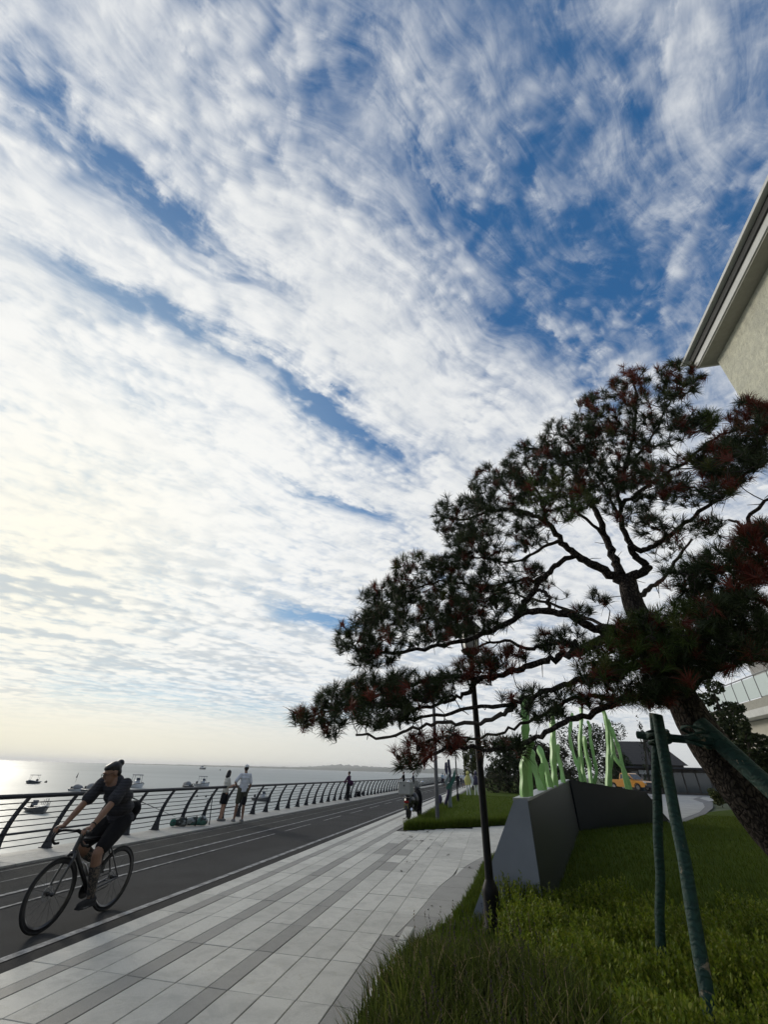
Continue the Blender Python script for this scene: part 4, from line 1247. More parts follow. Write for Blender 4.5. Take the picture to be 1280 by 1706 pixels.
grass('verge_grass', 'narrow strip of grass along the dark border below the sculpture', lambda n: (lambda yy: np.column_stack([np.array([edge_x(v) for v in yy]) + np.abs(rng.normal(0, .10, n)), yy]))(rng.uniform(7.6, 14.0, n)), 2600, .05, .14, .011, LC, .01, .35, seg=2)
# seed spikes
def spikes(n):
    V, Tn, Cc = [], [], []
    for _ in range(n):
        x, y = random.uniform(-.75, .3), random.uniform(3.2, 5.6); h = random.uniform(.36, .60)
        lx, ly = random.gauss(0, .09), random.gauss(0, .09)
        c = random.choice(((0.10, 0.085, 0.06), (0.055, 0.045, 0.05), (0.16, 0.13, 0.08)))
        base = Vector((x, y, 0)); tip = Vector((x + lx, y + ly, h))
        for k in range(9):
            p = base.lerp(tip, .72 + .28 * k / 8); a = random.uniform(0, 6.28); r_ = .011
            o_ = len(V); d = Vector((math.cos(a), math.sin(a), .9)) * r_
            V += [p, p + d, p + Vector((-d.y, d.x, .02)) * 1.0]; Tn.append((o_, o_ + 1, o_ + 2)); Cc += [c] * 3
        o_ = len(V); V += [base, base + Vector((.004, 0, 0)), tip]; Tn.append((o_, o_ + 1, o_ + 2)); Cc += [c] * 3
    return np.array([tuple(v) for v in V]), np.array(Tn), np.array(Cc)
V, t_, C = spikes(170)
tag(np_mesh('seed_heads', V, t_, m_blade, None, C), 'brown seed heads standing up among the tall grass', 'seed heads', kind='stuff')
# low leafy ground cover on the right
m_leaf = leaf_mat('shrub_leaves', (0.1, 0.15, 0.02), 0.5, transl=0.38, spec=0.12)
def shrubs(n):
    x = rng.uniform(-.25, 5.0, n); y = rng.uniform(2.6, 8.6, n)
    keep = (x > .45 - .16 * (y - 3.5) + rng.normal(0, .10, n)) & (y < 8.1 + .45 * np.sin(x * 2.1) + .25 * np.sin(x * 5)) & (x < y * .85)
    x, y = x[keep], y[keep]; n = len(x)
    hump = .33 + .07 * np.sin(x * 4.1 + y) + .06 * np.sin(y * 5.3 - x * 2) + rng.normal(0, .045, n)
    L = 20
    st_b = np.column_stack([x, y, np.zeros(n)]); lean = rng.normal(0, .16, (n, 2))
    V = []; C = []
    pal_ = np.array([(0.150, 0.200, 0.018), (0.190, 0.220, 0.024), (0.100, 0.145, 0.016), (0.23, 0.24, 0.05)])
    for k in range(L):
        f = .35 + .65 * (k + .5) / L
        p = st_b + np.column_stack([lean * (hump * f)[:, None], hump * f])
        a = rng.uniform(0, 2 * np.pi, n); el = rng.uniform(.5, 1.25, n)
        d = np.column_stack([np.cos(a) * np.cos(el), np.sin(a) * np.cos(el), np.sin(el)])
        ln = rng.uniform(.026, .046, n)[:, None]; s_ = np.column_stack([-np.sin(a), np.cos(a), np.zeros(n)]) * (ln * .26)
        V.append(np.stack([p, p + d * ln * .55 - s_, p + d * ln, p + d * ln * .55 + s_], axis=1))
        col = pal_[rng.choice(4, n, p=[.4, .25, .25, .1])] * rng.uniform(.75, 1.25, (n, 1))
        C.append(np.repeat(col[:, None, :], 4, axis=1))
    V = np.concatenate(V).reshape(-1, 3); C = np.concatenate(C).reshape(-1, 3)
    i0 = np.arange(len(V) // 4) * 4
    return V, np.stack([i0, i0 + 1, i0 + 2, i0 + 3], 1), C
V, q_, C = shrubs(11000)
tag(np_mesh('ground_cover', V, None, m_leaf, None, C, q_), 'bright green small-leaved shrubs carpeting the bed under the pine props', 'shrubs', kind='stuff')

# ------------------------------------------------------------------ background trees
m_far_leaf = leaf_mat('far_leaves', (0.04, 0.06, 0.02), 0.7, transl=0.15)
m_trunk = mat('far_trunk', (0.06, 0.05, 0.04), 0.9, var=0.3, vscale=6)
def leaf_cloud(lobes, n, size, cols):
    V, C = [], []
    w = np.array([l[3] * l[4] * l[5] for l in lobes]) ** .67; w /= w.sum()
    for (cx, cy, cz, rx, ry, rz), wi in zip(lobes, w):
        k = max(20, int(n * wi))
        d = rng.normal(size=(k, 3)); d /= np.linalg.norm(d, axis=1)[:, None]
        rr = rng.uniform(.55, 1.08, (k, 1)) ** .6
        p = np.array([cx, cy, cz]) + d * rr * np.array([rx, ry, rz])
        u = rng.normal(size=(k, 3)); u /= np.linalg.norm(u, axis=1)[:, None]
        v = np.cross(u, rng.normal(size=(k, 3))); v /= np.linalg.norm(v, axis=1)[:, None] + 1e-9
        s = size * rng.uniform(.5, 1.3, (k, 1))
        V.append(np.stack([p - u * s * .5, p + v * s * .28, p + u * s * .5, p - v * s * .28], axis=1).reshape(-1, 3))
        c = np.array(cols)[rng.choice(len(cols), k)] * rng.uniform(.6, 1.3, (k, 1))
        C.append(np.repeat(c, 4, axis=0))
    V = np.concatenate(V); C = np.concatenate(C); i0 = np.arange(len(V) // 4) * 4
    return V, np.stack([i0, i0 + 1, i0 + 2, i0 + 3], 1), C
DKG = [(0.030, 0.045, 0.016), (0.022, 0.034, 0.013), (0.045, 0.055, 0.020)]
OLV = [(0.070, 0.085, 0.025), (0.055, 0.070, 0.022), (0.09, 0.095, 0.03)]
BRN = [(0.055, 0.050, 0.028), (0.040, 0.040, 0.020), (0.075, 0.060, 0.035)]
def tree(name, label, x, y, h, w, kind, cols, n=2600, size=.30, group=None):
    t = thing(name, label, 'tree', (x, y, 0), group=group)
    b = MB(); lx = random.uniform(-.1, .1) * h
    tp_ = [Vector((0, 0, -.05)), Vector((lx * .4, 0, h * .3)), Vector((lx, 0, h * .62)), Vector((lx * 1.1, 0, h * .9))]
    b.tube(tp_, [h * .022, h * .018, h * .012, h * .004], 8)
    for k in range(5):
        a = random.uniform(0, 6.28); z = h * random.uniform(.35, .7)
        b.tube([(lx * .7, 0, z), (lx * .7 + math.cos(a) * w * .4, math.sin(a) * w * .4, z + h * .12)], [h * .009, h * .003], 5)
    b.build('trunk', m_trunk, t, True)
    lobes = []
    if kind == 'pads':
        for k in range(9):
            f = k / 8; a = random.uniform(0, 6.28); rr = w * (.95 - .7 * f)
            lobes.append((lx + math.cos(a) * rr * .45, math.sin(a) * rr * .45, h * (.38 + .58 * f), rr * .55, rr * .5, h * .045))
    elif kind == 'column':
        for k in range(7):
            f = k / 6; lobes.append((lx * f, 0, h * (.15 + .8 * f), w * (.5 - .28 * f), w * (.5 - .28 * f), h * .12))
    elif kind == 'weep':
        for k in range(12):
            a = random.uniform(0, 6.28); lobes.append((math.cos(a) * w * .35, math.sin(a) * w * .35, h * random.uniform(.4, .75), w * .14, w * .14, h * .28))
    else:
        n = int(n * 1.5)
        for k in range(15):
            a = random.uniform(0, 6.28); f = random.uniform(0, 1)
            lobes.append((lx + math.cos(a) * w * .3, math.sin(a) * w * .3, h * (.16 + .69 * f), w * random.uniform(.20, .34), w * random.uniform(.20, .34), h * random.uniform(.10, .17)))
    V, q, C = leaf_cloud(lobes, n, size, cols)
    o = np_mesh('crown', V, None, m_far_leaf, t, C, q); o['kind'] = 'stuff'
    return t
def tree_px(name, label, px, py_top, Y, wpx, kind, cols, **kw):
    p = at(px, py_top, Y); wm = wpx * (p - EYE).dot(fwd) / FPX
    return tree(name, label, p.x, Y, p.z, wm, kind, cols, **kw)
BG = 'trees behind the sculpture'
tree_px('pine', 'dark bushy pine just right of the foreground lamp post', 838, 1213, 58, 62, 'round', DKG, n=3600, group=BG)
tree_px('pine', 'dark bushy pine filling the gap behind the tallest left ribbon', 878, 1222, 62, 60, 'round', DKG, n=3600, group=BG)
tree_px('broadleaf_tree', 'brownish broad tree behind the left seaweed ribbons', 915, 1232, 60, 60, 'round', BRN, n=3400, group=BG)
tree_px('pine', 'tall dark pine between the two ribbon clusters', 952, 1205, 78, 62, 'round', DKG, n=3600, group=BG)
tree_px('pine', 'tallest dark pine behind the right seaweed ribbons', 992, 1192, 78, 58, 'round', DKG, n=3600, group=BG)
tree_px('broadleaf_tree', 'low brown-green tree behind the tail of the orange pickup', 1024, 1262, 84, 40, 'round', BRN, n=2400, group=BG)
tree_px('willow', 'olive weeping tree seen left of the foreground lamp post', 786, 1232, 74, 34, 'weep', OLV, n=3000, size=.34)
tree_px('slender_tree', 'slender sapling with sparse leaves above the dark house roof', 1052, 1196, 74, 10, 'column', DKG, n=160, size=.34)
tree_px('slender_tree', 'second sparse sapling close to the wrapped pole above the house', 1072, 1206, 74, 8, 'column', DKG, n=110, size=.34)
tree_px('olive_tree', 'olive green tree leaning against the dark house', 1084, 1238, 76, 26, 'round', OLV, n=1500)
tree_px('garden_pine', 'tiered garden pine in front of the cream terrace building', 1168, 1122, 26, 70, 'pads', DKG, n=4200, size=.20)
tree_px('garden_pine', 'small tiered pine against the cream wall under the terrace', 1206, 1178, 24, 40, 'pads', DKG, n=2200, size=.18)
tree_px('shrub', 'dark shrub under the terrace beside the ground floor glass', 1252, 1228, 24, 50, 'round', DKG, n=1800, size=.18)
tree_px('shrub', 'rounded green shrub at the end of the pale path', 1194, 1312, 44, 22, 'round', OLV, n=900, size=.22)
hd = thing('hedge', 'long dark hedge below the trees at the back of the lawn', 'hedge', (5, 55, 0))
lob = [(-5 + 1.1 * k, 1.5 * math.sin(k), .9 + .2 * math.sin(k * 2.2), 1.0, .8, .9) for k in range(9)]
V, q, C = leaf_cloud(lob, 6000, .24, DKG + BRN)
o = np_mesh('foliage', V, None, m_far_leaf, hd, C, q); o['kind'] = 'stuff'
for k in range(5):
    MB().tube([(-4.5 + 2.1 * k, 0, -.02), (-4.4 + 2.1 * k, 0, .9)], .05, 6).build('stem', m_trunk, hd)
# clippings on the paving
m_deb = mat('dead_leaf', (0.035, 0.028, 0.020), 0.9, var=0.4, vscale=20)
for k, (px, py, s) in enumerate([(687, 1394, .16), (699, 1401, .17), (705, 1397, .06), (720, 1399, .10), (739, 1400, .07), (734, 1408, .07), (696, 1406, .05), (679, 1402, .05), (669, 1395, .05), (762, 1394, .05), (773, 1392, .06), (707, 1386, .22), (673, 1390, .10), (671, 1452, .08), (713, 1414, .10), (745, 1424, .10), (785, 1445, .13), (661, 1567, .09), (720, 1510, .06), (680, 1437, .10), (690, 1434, .08), (798, 1418, .10)]):
    p = gnd(px, py, .02); b = MB()
    for _ in range(random.randint(4, 8)):
        a = random.uniform(0, 6.28); L = s * random.uniform(.5, 1.0); d = Vector((math.cos(a), math.sin(a), random.uniform(0, .35))) * L
        c_ = Vector((random.gauss(0, s * .25), random.gauss(0, s * .25), .002)); e = Vector((-d.y, d.x, 0)).normalized() * L * random.uniform(.08, .22)
        b.add([c_, c_ + d * .5 + e, c_ + d, c_ + d * .5 - e], [(0, 1, 2, 3)])
    o = b.build('fallen_sprig', m_deb); o.location = p
    tag(o, 'dry brown sprig fallen on the granite paving', 'sprig', 'dry sprigs scattered on the paving')

# ================================================================== PEOPLE
m_skin = mat('skin', (0.36, 0.21, 0.145), 0.55, var=0.12, vscale=9, spec=0.35)
m_skin_t = mat('skin_tanned', (0.24, 0.135, 0.090), 0.55, var=0.15, vscale=9, spec=0.35)
m_hair = mat('black_hair', (0.012, 0.011, 0.011), 0.45, var=0.4, vscale=60)
def cloth(name, col, var=.18, bump=.35): return mat(name, col, 0.9, var=var, vscale=14, bump=bump, bscale=16, spec=0.2)
m_shoe = cloth('shoe_grey', (0.16, 0.16, 0.16)); m_shoe_d = cloth('shoe_dark', (0.03, 0.03, 0.032))

def fuse(mb, name, m, parent, voxel=0.010, it=4):
    """melts overlapping closed pieces into one continuous skin"""
    o = mb.build(name, m, parent)
    md = o.modifiers.new('r', 'REMESH'); md.mode = 'VOXEL'; md.voxel_size = voxel; md.use_smooth_shade = True
    ms = o.modifiers.new('s', 'SMOOTH'); ms.iterations = it; ms.factor = 0.5
    dg = bpy.context.evaluated_depsgraph_get(); dg.update()
    me = bpy.data.meshes.new_from_object(o.evaluated_get(dg))
    o.modifiers.clear(); old = o.data; o.data = me; me.name = name
    bpy.data.meshes.remove(old)
    if not me.materials: me.materials.append(m)
    return o
class Limb(MB):
    def seg(self, a, b, ra, rb, n=10, flat=1.0, up=None):
        a, b = Vector(a), Vector(b)
        self.tube([a, a.lerp(b, .33), a.lerp(b, .67), b], [ra, ra + (rb - ra) * .33, ra + (rb - ra) * .67, rb], n, flat=flat, up=up)
        if flat == 1.0: self.ball(a, ra, n, 6); self.ball(b, rb, n, 6)
        return self
    def chain(self, P, Rr, n=10):
        for a, b, ra, rb in zip(P, P[1:], Rr, Rr[1:]): self.seg(a, b, ra, rb, n)
        return self
def head_into(mb, c, look, up, s=1.0):
    """skull, jaw, nose, ears and eye sockets; look = facing direction"""
    f = Vector(look).normalized(); u = Vector(up); u = (u - f * u.dot(f)).normalized(); r = f.cross(u)
    Rm = Matrix((r, f, u)).transposed()
    c = Vector(c)
    P = lambda x, y, z: c + Rm @ (Vector((x, y, z)) * s)
    mb.ball(P(0, -.012, .025), (.076 * s, .094 * s, .095 * s), 16, 12, Rm)
    mb.ball(P(0, .022, -.035), (.060 * s, .066 * s, .080 * s), 14, 10, Rm)
    mb.ball(P(0, .046, -.088), (.030 * s, .026 * s, .026 * s), 10, 8, Rm)
    mb.tube([P(0, .082, .028), P(0, .096, -.006), P(0, .090, -.024)], [.009 * s, .013 * s, .012 * s], 7)
    mb.tube([P(-.04, .082, .040), P(0, .092, .043), P(.04, .082, .040)], .010 * s, 6)
    mb.tube([P(-.024, .084, -.056), P(0, .091, -.056), P(.024, .084, -.056)], .0085 * s, 6)
    for k in (-1, 1): mb.ball(P(.078 * k, -.008, .0), (.010 * s, .020 * s, .032 * s), 8, 6, Rm)
    return P, Rm
def hand_into(mb, w, d, nrm, s=1.0, curl=0.35, side=1):
    """palm and five unequal bent fingers; w wrist, d along the hand, nrm out of the back of the hand"""
    w = Vector(w); d = Vector(d).normalized(); nrm = Vector(nrm); nrm = (nrm - d * nrm.dot(d)).normalized(); x = d.cross(nrm) * side
    Rm = Matrix((x, d, nrm)).transposed()
    mb.ball(w + d * .045 * s, (.038 * s, .052 * s, .017 * s), 12, 8, Rm)
    for k, (off_, ln) in enumerate(((-.027, .062), (-.009, .074), (.009, .070), (.026, .055))):
        p0 = w + d * .082 * s + x * off_ * s
        a = curl; q = p0; rr = .0095 * s
        for j in range(3):
            dd = (d * math.cos(a) - nrm * math.sin(a)).normalized()
            q2 = q + dd * ln * s * (.45, .32, .23)[j]
            mb.seg(q, q2, rr, rr * .9, 6); q = q2; rr *= .9; a += curl * 1.3
    p0 = w + d * .022 * s - x * .032 * s
    p1 = p0 + (d * .65 - x * .6 - nrm * .3 * (curl > .3)).normalized() * .034 * s
    p2 = p1 + (d * .85 - x * .15 - nrm * .6 * curl).normalized() * .030 * s
    mb.chain([p0, p1, p2], [.013 * s, .011 * s, .009 * s], 7)

def stand(name, label, loc, face_deg, H, shirt, lower, skin=m_skin, hair='short', bottom='shorts', shoe=m_shoe, voxel=.014, arms='down', look=0.0, tilt=0.0, stance=.11, sleeve=.5, group=None, step=0.0, cap=None, untucked=.0):
    """a standing figure, built facing +Y, feet at the origin"""
    t = thing(name, label, 'person', loc, math.radians(face_deg), group)
    k = H / 1.75
    V_ = lambda x, y, z: Vector((x, y, z)) * k
    hipz = .92
    hip = [V_(s * .09, 0, hipz) for s in (-1, 1)]
    ank = [V_(s * stance, -step * s, .085) for s in (-1, 1)]
    kne = [V_(s * (stance * .55 + .045), .015 - step * s * .4, .49) for s in (-1, 1)]
    sh = [V_(s * .175, -.01, 1.43) for s in (-1, 1)]
    if arms == 'down': el = [V_(s * .23, -.03, 1.14) for s in (-1, 1)]; wr = [V_(s * .235, .04, .90) for s in (-1, 1)]
    elif arms == 'hips': el = [V_(-.36, -.06, 1.20), V_(.25, -.03, 1.15)]; wr = [V_(-.19, .09, 1.03), V_(.24, .06, .93)]
    elif arms == 'phone': el = [V_(s * .19, .08, 1.16) for s in (-1, 1)]; wr = [V_(s * .07, .28, 1.22) for s in (-1, 1)]
    else: el = [V_(s * .25, .14, 1.18) for s in (-1, 1)]; wr = [V_(s * .20, .40, 1.10) for s in (-1, 1)]
    if arms == 'swing': el = [V_(-.22, .06, 1.15), V_(.22, -.10, 1.15)]; wr = [V_(-.21, .20, .95), V_(.22, -.08, .90)]
    b = Limb()
    for s in (0, 1):
        b.chain([hip[s], hip[s].lerp(kne[s], .45), kne[s], kne[s].lerp(ank[s], .32), ank[s]], [.082 * k, .078 * k, .052 * k, .056 * k, .036 * k])
        f0 = ank[s] + V_(0, -.03, -.045); b.seg(f0, f0 + V_(0, .17, -.005), .036 * k, .026 * k)
        b.chain([sh[s], el[s], el[s].lerp(wr[s], .4), wr[s]], [.048 * k, .037 * k, .036 * k, .025 * k])
        dd = (wr[s] - el[s]); hand_into(b, wr[s], dd, V_((-1, 1)[s], -.3, .3), k, .55 if arms in ('phone', 'lean') else .3, (1, -1)[s])
    for z, w_, d_ in ((.93, .155, .105), (1.05, .135, .095), (1.18, .15, .105), (1.32, .165, .11), (1.41, .14, .085)):
        b.ball(V_(0, -.01, z), (w_ * k, d_ * k, .10 * k), 14, 8)
    b.seg(V_(0, -.02, 1.44), V_(0, .0, 1.56), .056 * k, .052 * k)
    lk = Vector((math.sin(look), math.cos(look), -math.sin(tilt)))
    P, Rm = head_into(b, V_(0, .012, 1.635), lk, (0, 0, 1), k)
    fuse(b, 'body', skin, t, voxel, 3)
    # shirt
    c = Limb()
    for z, w_, d_ in ((1.00 - untucked, .175, .125), (1.10, .160, .118), (1.20, .170, .122), (1.33, .182, .125), (1.415, .15, .095)):
        c.ball(V_(0, -.01, z), (w_ * k, d_ * k, .095 * k), 16, 8)
    c.tube([V_(0, -.01, .96 - untucked), V_(0, -.01, 1.05), V_(0, -.01, 1.36)], [.172 * k, .166 * k, .155 * k], 18, flat=.70, up=Vector((1, 0, 0)))
    for s in (0, 1): c.chain([sh[s], sh[s].lerp(el[s], sleeve), sh[s].lerp(el[s], sleeve * 1.5)], [.066 * k, .066 * k, .068 * k])
    fuse(c, 'shirt', shirt, t, voxel, 5)
    # below the waist
    c = Limb()
    if bottom == 'skirt':
        c.lathe([(.10 * k, 1.04 * k), (.15 * k, .98 * k), (.19 * k, .84 * k), (.205 * k, .58 * k), (.16 * k, .57 * k)], n=18)
        c.v = [(x, y * .78, z) for x, y, z in c.v]
    else:
        end = .72 if bottom == 'shorts' else 1.92
        for s in (0, 1):
            kp = hip[s].lerp(kne[s], min(1, end))
            c.chain([hip[s] + V_(0, 0, .04), kp], [.118 * k, .098 * k])
            if bottom == 'trousers': c.chain([kne[s], kne[s].lerp(ank[s], .9)], [.082 * k, .064 * k])
        c.ball(V_(0, -.005, .94), (.178 * k, .128 * k, .12 * k), 16, 8)
    fuse(c, 'shorts' if bottom == 'shorts' else bottom, lower, t, voxel, 4)
    for s in (0, 1):
        c = Limb(); f0 = ank[s] + V_(0, -.045, -.045)
        c.seg(f0, f0 + V_(0, .20, -.006), .046 * k, .040 * k); c.box(f0 + V_(0, .085, -.03), (.085 * k, .28 * k, .022 * k))
        fuse(c, 'shoe', shoe, t, min(voxel, .012), 2)
    # hair or cap
    c = Limb()
    hp = lambda x, y, z: P(x, y, z)
    c.ball(hp(0, -.022, .045), (.084 * k, .096 * k, .088 * k), 14, 10, Rm)
    if hair == 'long':
        c.ball(hp(0, -.045, -.02), (.086 * k, .066 * k, .12 * k), 14, 10, Rm); c.ball(hp(0, -.055, -.11), (.088 * k, .050 * k, .08 * k), 12, 8, Rm)
        for q in (-1, 1): c.ball(hp(.066 * q, .012, -.055), (.026 * k, .046 * k, .10 * k), 10, 8, Rm)
    elif hair == 'short': c.ball(hp(0, -.05, .0), (.074 * k, .052 * k, .07 * k), 12, 8, Rm)
    fuse(c, 'hair', m_hair, t, voxel, 2)
    if cap is not None:
        c = Limb(); c.ball(hp(0, -.016, .062), (.090 * k, .103 * k, .080 * k), 16, 10, Rm)
        c.ball(hp(0, .105, .052), (.066 * k, .075 * k, .010 * k), 14, 6, Rm)
        fuse(c, 'cap', cap, t, .009, 2)
    return t, P
m_white_t = cloth('white_tshirt', (0.62, 0.63, 0.66)); m_cream_t = cloth('cream_top', (0.55, 0.53, 0.47)); m_olive = cloth('olive_shorts', (0.085, 0.082, 0.060))
m_blk = cloth('black_cloth', (0.012, 0.012, 0.014)); m_capw = cloth('white_cap', (0.66, 0.66, 0.65), bump=.1); m_purp = cloth('purple_top', (0.070, 0.028, 0.062))
m_navy = cloth('navy_cloth', (0.022, 0.026, 0.045)); m_grey = cloth('grey_cloth', (0.16, 0.16, 0.165)); m_yel = cloth('yellow_cloth', (0.45, 0.38, 0.08)); m_blue = cloth('light_blue_cloth', (0.26, 0.38, 0.46))
KZ = 0.038
man, Pm = stand('person', 'man in white cap, white t-shirt and olive shorts with hand on hip at the railing', (-8.80, 16.40, KZ), 62, 1.68, m_white_t, m_olive, m_skin_t, 'short', 'shorts', m_shoe, .012, 'hips', .25, .05, .13, .55, cap=m_capw, untucked=.06, step=.06)
woman, Pw = stand('person', 'woman with dark bobbed hair, pale top and black skirt holding a phone', (-9.45, 16.35, KZ), 30, 1.50, m_cream_t, m_blk, m_skin, 'long', 'skirt', m_shoe, .012, 'phone', -.45, .35, .085, .5)
woman.rotation_euler = (0, 0, math.radians(-40))
man.rotation_euler = (0, 0, math.radians(48))
m_phone = mat('phone_black', (0.01, 0.01, 0.011), 0.2)
ph = MB().bbox((0, 0, 0), (.075, .012, .155), .006).build('phone', m_phone); tag(ph, 'black phone held up in the woman\'s hands', 'phone')
kw = 1.50 / 1.75
ph.location = woman.location + Matrix.Rotation(math.radians(-40), 3, 'Z') @ Vector((0, .36 * kw, 1.265 * kw)); ph.rotation_euler = (math.radians(-35), 0, math.radians(-40))
bag = MB(); bag.tube([(0, 0, .22), (.01, 0, .12), (0, 0, -.02)], [.05, .10, .08], 10, flat=.6); bag.tube([(-.05, 0, .20), (-.03, 0, .36), (.03, 0, .36), (.05, 0, .20)], .008, 5)
bo = bag.build('carrier_bag', m_blk, None, True); bo.location = man.location + Vector((.20, -.18, .52)); tag(bo, 'dark bag hanging from the capped man\'s right hand', 'bag')
purple, _ = stand('person', 'person in purple top and black trousers leaning on the railing further along', (-9.05, 30.55, KZ), 80, 1.56, m_purp, m_blk, m_skin_t, 'short', 'trousers', m_shoe_d, .018, 'lean', .1, .1, .10, .9)
pbg = MB().ball((0, 0, 0), (.10, .16, .16), 10, 8).build('shoulder_bag', m_purp, purple, True); pbg.location = (.17, -.1, .92)
# far walkers
FAR = [(-6.9, 62, 1.70, m_grey, m_navy, 'trousers', 'swing', 150, 'grey shirt walking on the track, nearest of the far group'),
       (-6.2, 66, 1.62, m_white_t, m_blk, 'shorts', 'swing', 200, 'white shirt and black shorts beside the grey shirted walker'),
       (-8.6, 48, 1.68, m_blk, m_blk, 'trousers', 'lean', 85, 'black clothes leaning on the railing beyond the scooter'),
       (-8.9, 56, 1.60, m_navy, m_blk, 'trousers', 'lean', 95, 'navy top standing at the far railing'),
       (-7.7, 78, 1.70, m_blue, m_navy, 'trousers', 'swing', 10, 'light blue shirt walking away in the distance'),
       (-5.6, 90, 1.72, m_white_t, m_navy, 'trousers', 'swing', 0, 'white shirt far along the track walking away'),
       (-4.2, 84, 1.66, m_blue, m_blk, 'shorts', 'swing', 180, 'pale blue top far off on the paving strip'),
       (-5.0, 74, 1.60, m_navy, m_blk, 'trousers', 'swing', 170, 'dark navy clothes in the middle of the far track'),
       (-4.0, 70, 1.72, m_white_t, m_grey, 'shorts', 'swing', 20, 'white top and grey shorts on the far paving strip')]
for x, y, H, a, b_, bt, ar, fd, lb in FAR:
    stand('person', 'person in ' + lb, (x, y, KZ if x < -8.7 else .02), fd, H, a, b_, m_skin_t, 'short', bt, m_shoe_d, .032, ar, 0, 0, .10, group='people along the far promenade', step=.12 if ar == 'swing' else 0)

# ================================================================== BICYCLE AND RIDER
m_tyre = mat('tyre_rubber', (0.014, 0.014, 0.015), 0.75, bump=.3, bscale=120)
m_carbon = mat('bike_black', (0.013, 0.013, 0.015), 0.28, spec=0.5, coat=.3)
m_metal = mat('bike_metal', (0.32, 0.32, 0.33), 0.3, metal=0.9)
m_spoke = mat('spoke_black', (0.05, 0.05, 0.052), 0.35, metal=0.7)
BX = -5.155
bike = thing('bicycle', 'black road bicycle with drop handlebars and deep rims ridden towards the viewer', 'bicycle', (BX, 5.95, 0))
# local frame: forward is -Y
FH, RH, BBk = Vector((0, -.49, .34)), Vector((0, .49, .34)), Vector((0, .085, .275))
HT, HB = Vector((0, -.305, .86)), Vector((0, -.345, .715))
ST = Vector((0, .225, .80)); SAD = Vector((0, .275, .935))
f = MB()
f.tube([HB, HT], [.026, .024], 12)
f.tube([HT + Vector((0, .01, -.035)), ST], [.019, .016], 10); f.tube([HB + Vector((0, .005, .02)), BBk], [.027, .026], 12); f.tube([BBk, ST], [.019, .017], 10)
f.ball(BBk, (.045, .035, .035), 10, 8)
for s in (-1, 1):
    f.tube([BBk + Vector((.035 * s, .03, 0)), RH + Vector((.062 * s, -.02, 0))], [.013, .010], 8)
    f.tube([ST + Vector((.012 * s, 0, -.06)), RH + Vector((.060 * s, 0, .01))], [.009, .008], 8)
f.build('frame', m_carbon, bike, True)
f = MB()
for s in (-1, 1): f.tube([HB + Vector((.018 * s, 0, -.01)), HB + Vector((.052 * s, -.02, -.05)), FH + Vector((.055 * s, .03, .12)), FH + Vector((.055 * s, 0, 0))], [.020, .018, .012, .010], 9)
f.ball(HB + Vector((0, -.004, -.018)), (.05, .03, .03), 10, 8)
f.build('fork', m_carbon, bike, True)
def wheel(c, rear):
    w = bpy.data.objects.new('wheel', None); COL.objects.link(w); w.parent = bike; w.location = c
    MB().torus((0, 0, 0), .326, .0145, 56, 8).build('tyre', m_tyre, w, True)
    r = MB(); n = 56
    vs_ = []
    for i in range(n):
        a = 2 * math.pi * i / n; e = Vector((0, math.cos(a), math.sin(a)))
        vs_ += [e * .316 + Vector((-.011, 0, 0)), e * .316 + Vector((.011, 0, 0)), e * .292 + Vector((.013, 0, 0)), e * .274 + Vector((0, 0, 0)), e * .292 + Vector((-.013, 0, 0))]
    fs_ = [((i * 5 + k), (i * 5 + (k + 1) % 5), ((i + 1) % n) * 5 + (k + 1) % 5, ((i + 1) % n) * 5 + k) for i in range(n) for k in range(5)]
    r.add(vs_, fs_); r.build('rim', m_carbon, w, True)
    for k in range(20):
        a = 2 * math.pi * k / 20; s = (-1) ** k; e = Vector((0, math.cos(a), math.sin(a))); a2 = a + .55 * (1 if (k // 2) % 2 else -1); e2 = Vector((0, math.cos(a2), math.sin(a2)))
        MB().tube([e * .278, e2 * .022 + Vector((.028 * s, 0, 0))], .0013, 4).build('spoke', m_spoke, w)
    h = MB(); h.lathe([(.012, -.055), (.022, -.034), (.022, -.028), (.014, -.02), (.014, .02), (.022, .028), (.022, .034), (.012, .055)], n=12, axis=Vector((1, 0, 0))); h.build('hub', m_carbon, w, True)
    d = MB(); d.lathe([(.072, .0), (.072, .003)], (-.040, 0, 0), 20, axis=Vector((1, 0, 0))); d.build('brake_disc', m_metal, w)
    if rear:
        cs = MB()
        for k, rr in enumerate((.062, .055, .049, .043, .037, .031)): cs.lathe([(rr, 0), (rr, .003)], (-.038 - .0055 * k, 0, 0), 22, axis=Vector((1, 0, 0)))
        cs.build('cassette', m_metal, w)
    return w
wheel(FH, False); wheel(RH, True)
hb = MB()
BAR = Vector((0, -.375, .915))
hb.tube([HT + Vector((0, 0, -.005)), HT + Vector((0, -.005, .03)), BAR], [.020, .022, .019], 10)
bp = []
for s in (-1, 1):
    bp = smooth_pts([BAR + Vector(q) for q in ((0, 0, 0), (.12 * s, 0, 0), (.195 * s, -.012, .0), (.205 * s, -.07, -.004), (.208 * s, -.125, -.035), (.212 * s, -.13, -.085), (.216 * s, -.085, -.125), (.22 * s, -.02, -.130))], 4)
    hb.tube(bp, .0135, 8)
hbo = hb.build('handlebar', m_tyre, bike, True)
for s in (-1, 1):
    lv = MB(); lv.tube([BAR + Vector((.206 * s, -.075, .002)), BAR + Vector((.207 * s, -.125, .012)), BAR + Vector((.207 * s, -.15, .045))], [.017, .018, .013], 9)
    lv.tube([BAR + Vector((.207 * s, -.145, .01)), BAR + Vector((.210 * s, -.168, -.03)), BAR + Vector((.214 * s, -.150, -.085))], [.008, .007, .005], 6)
    lv.build('brake_lever', m_carbon, hbo, True)
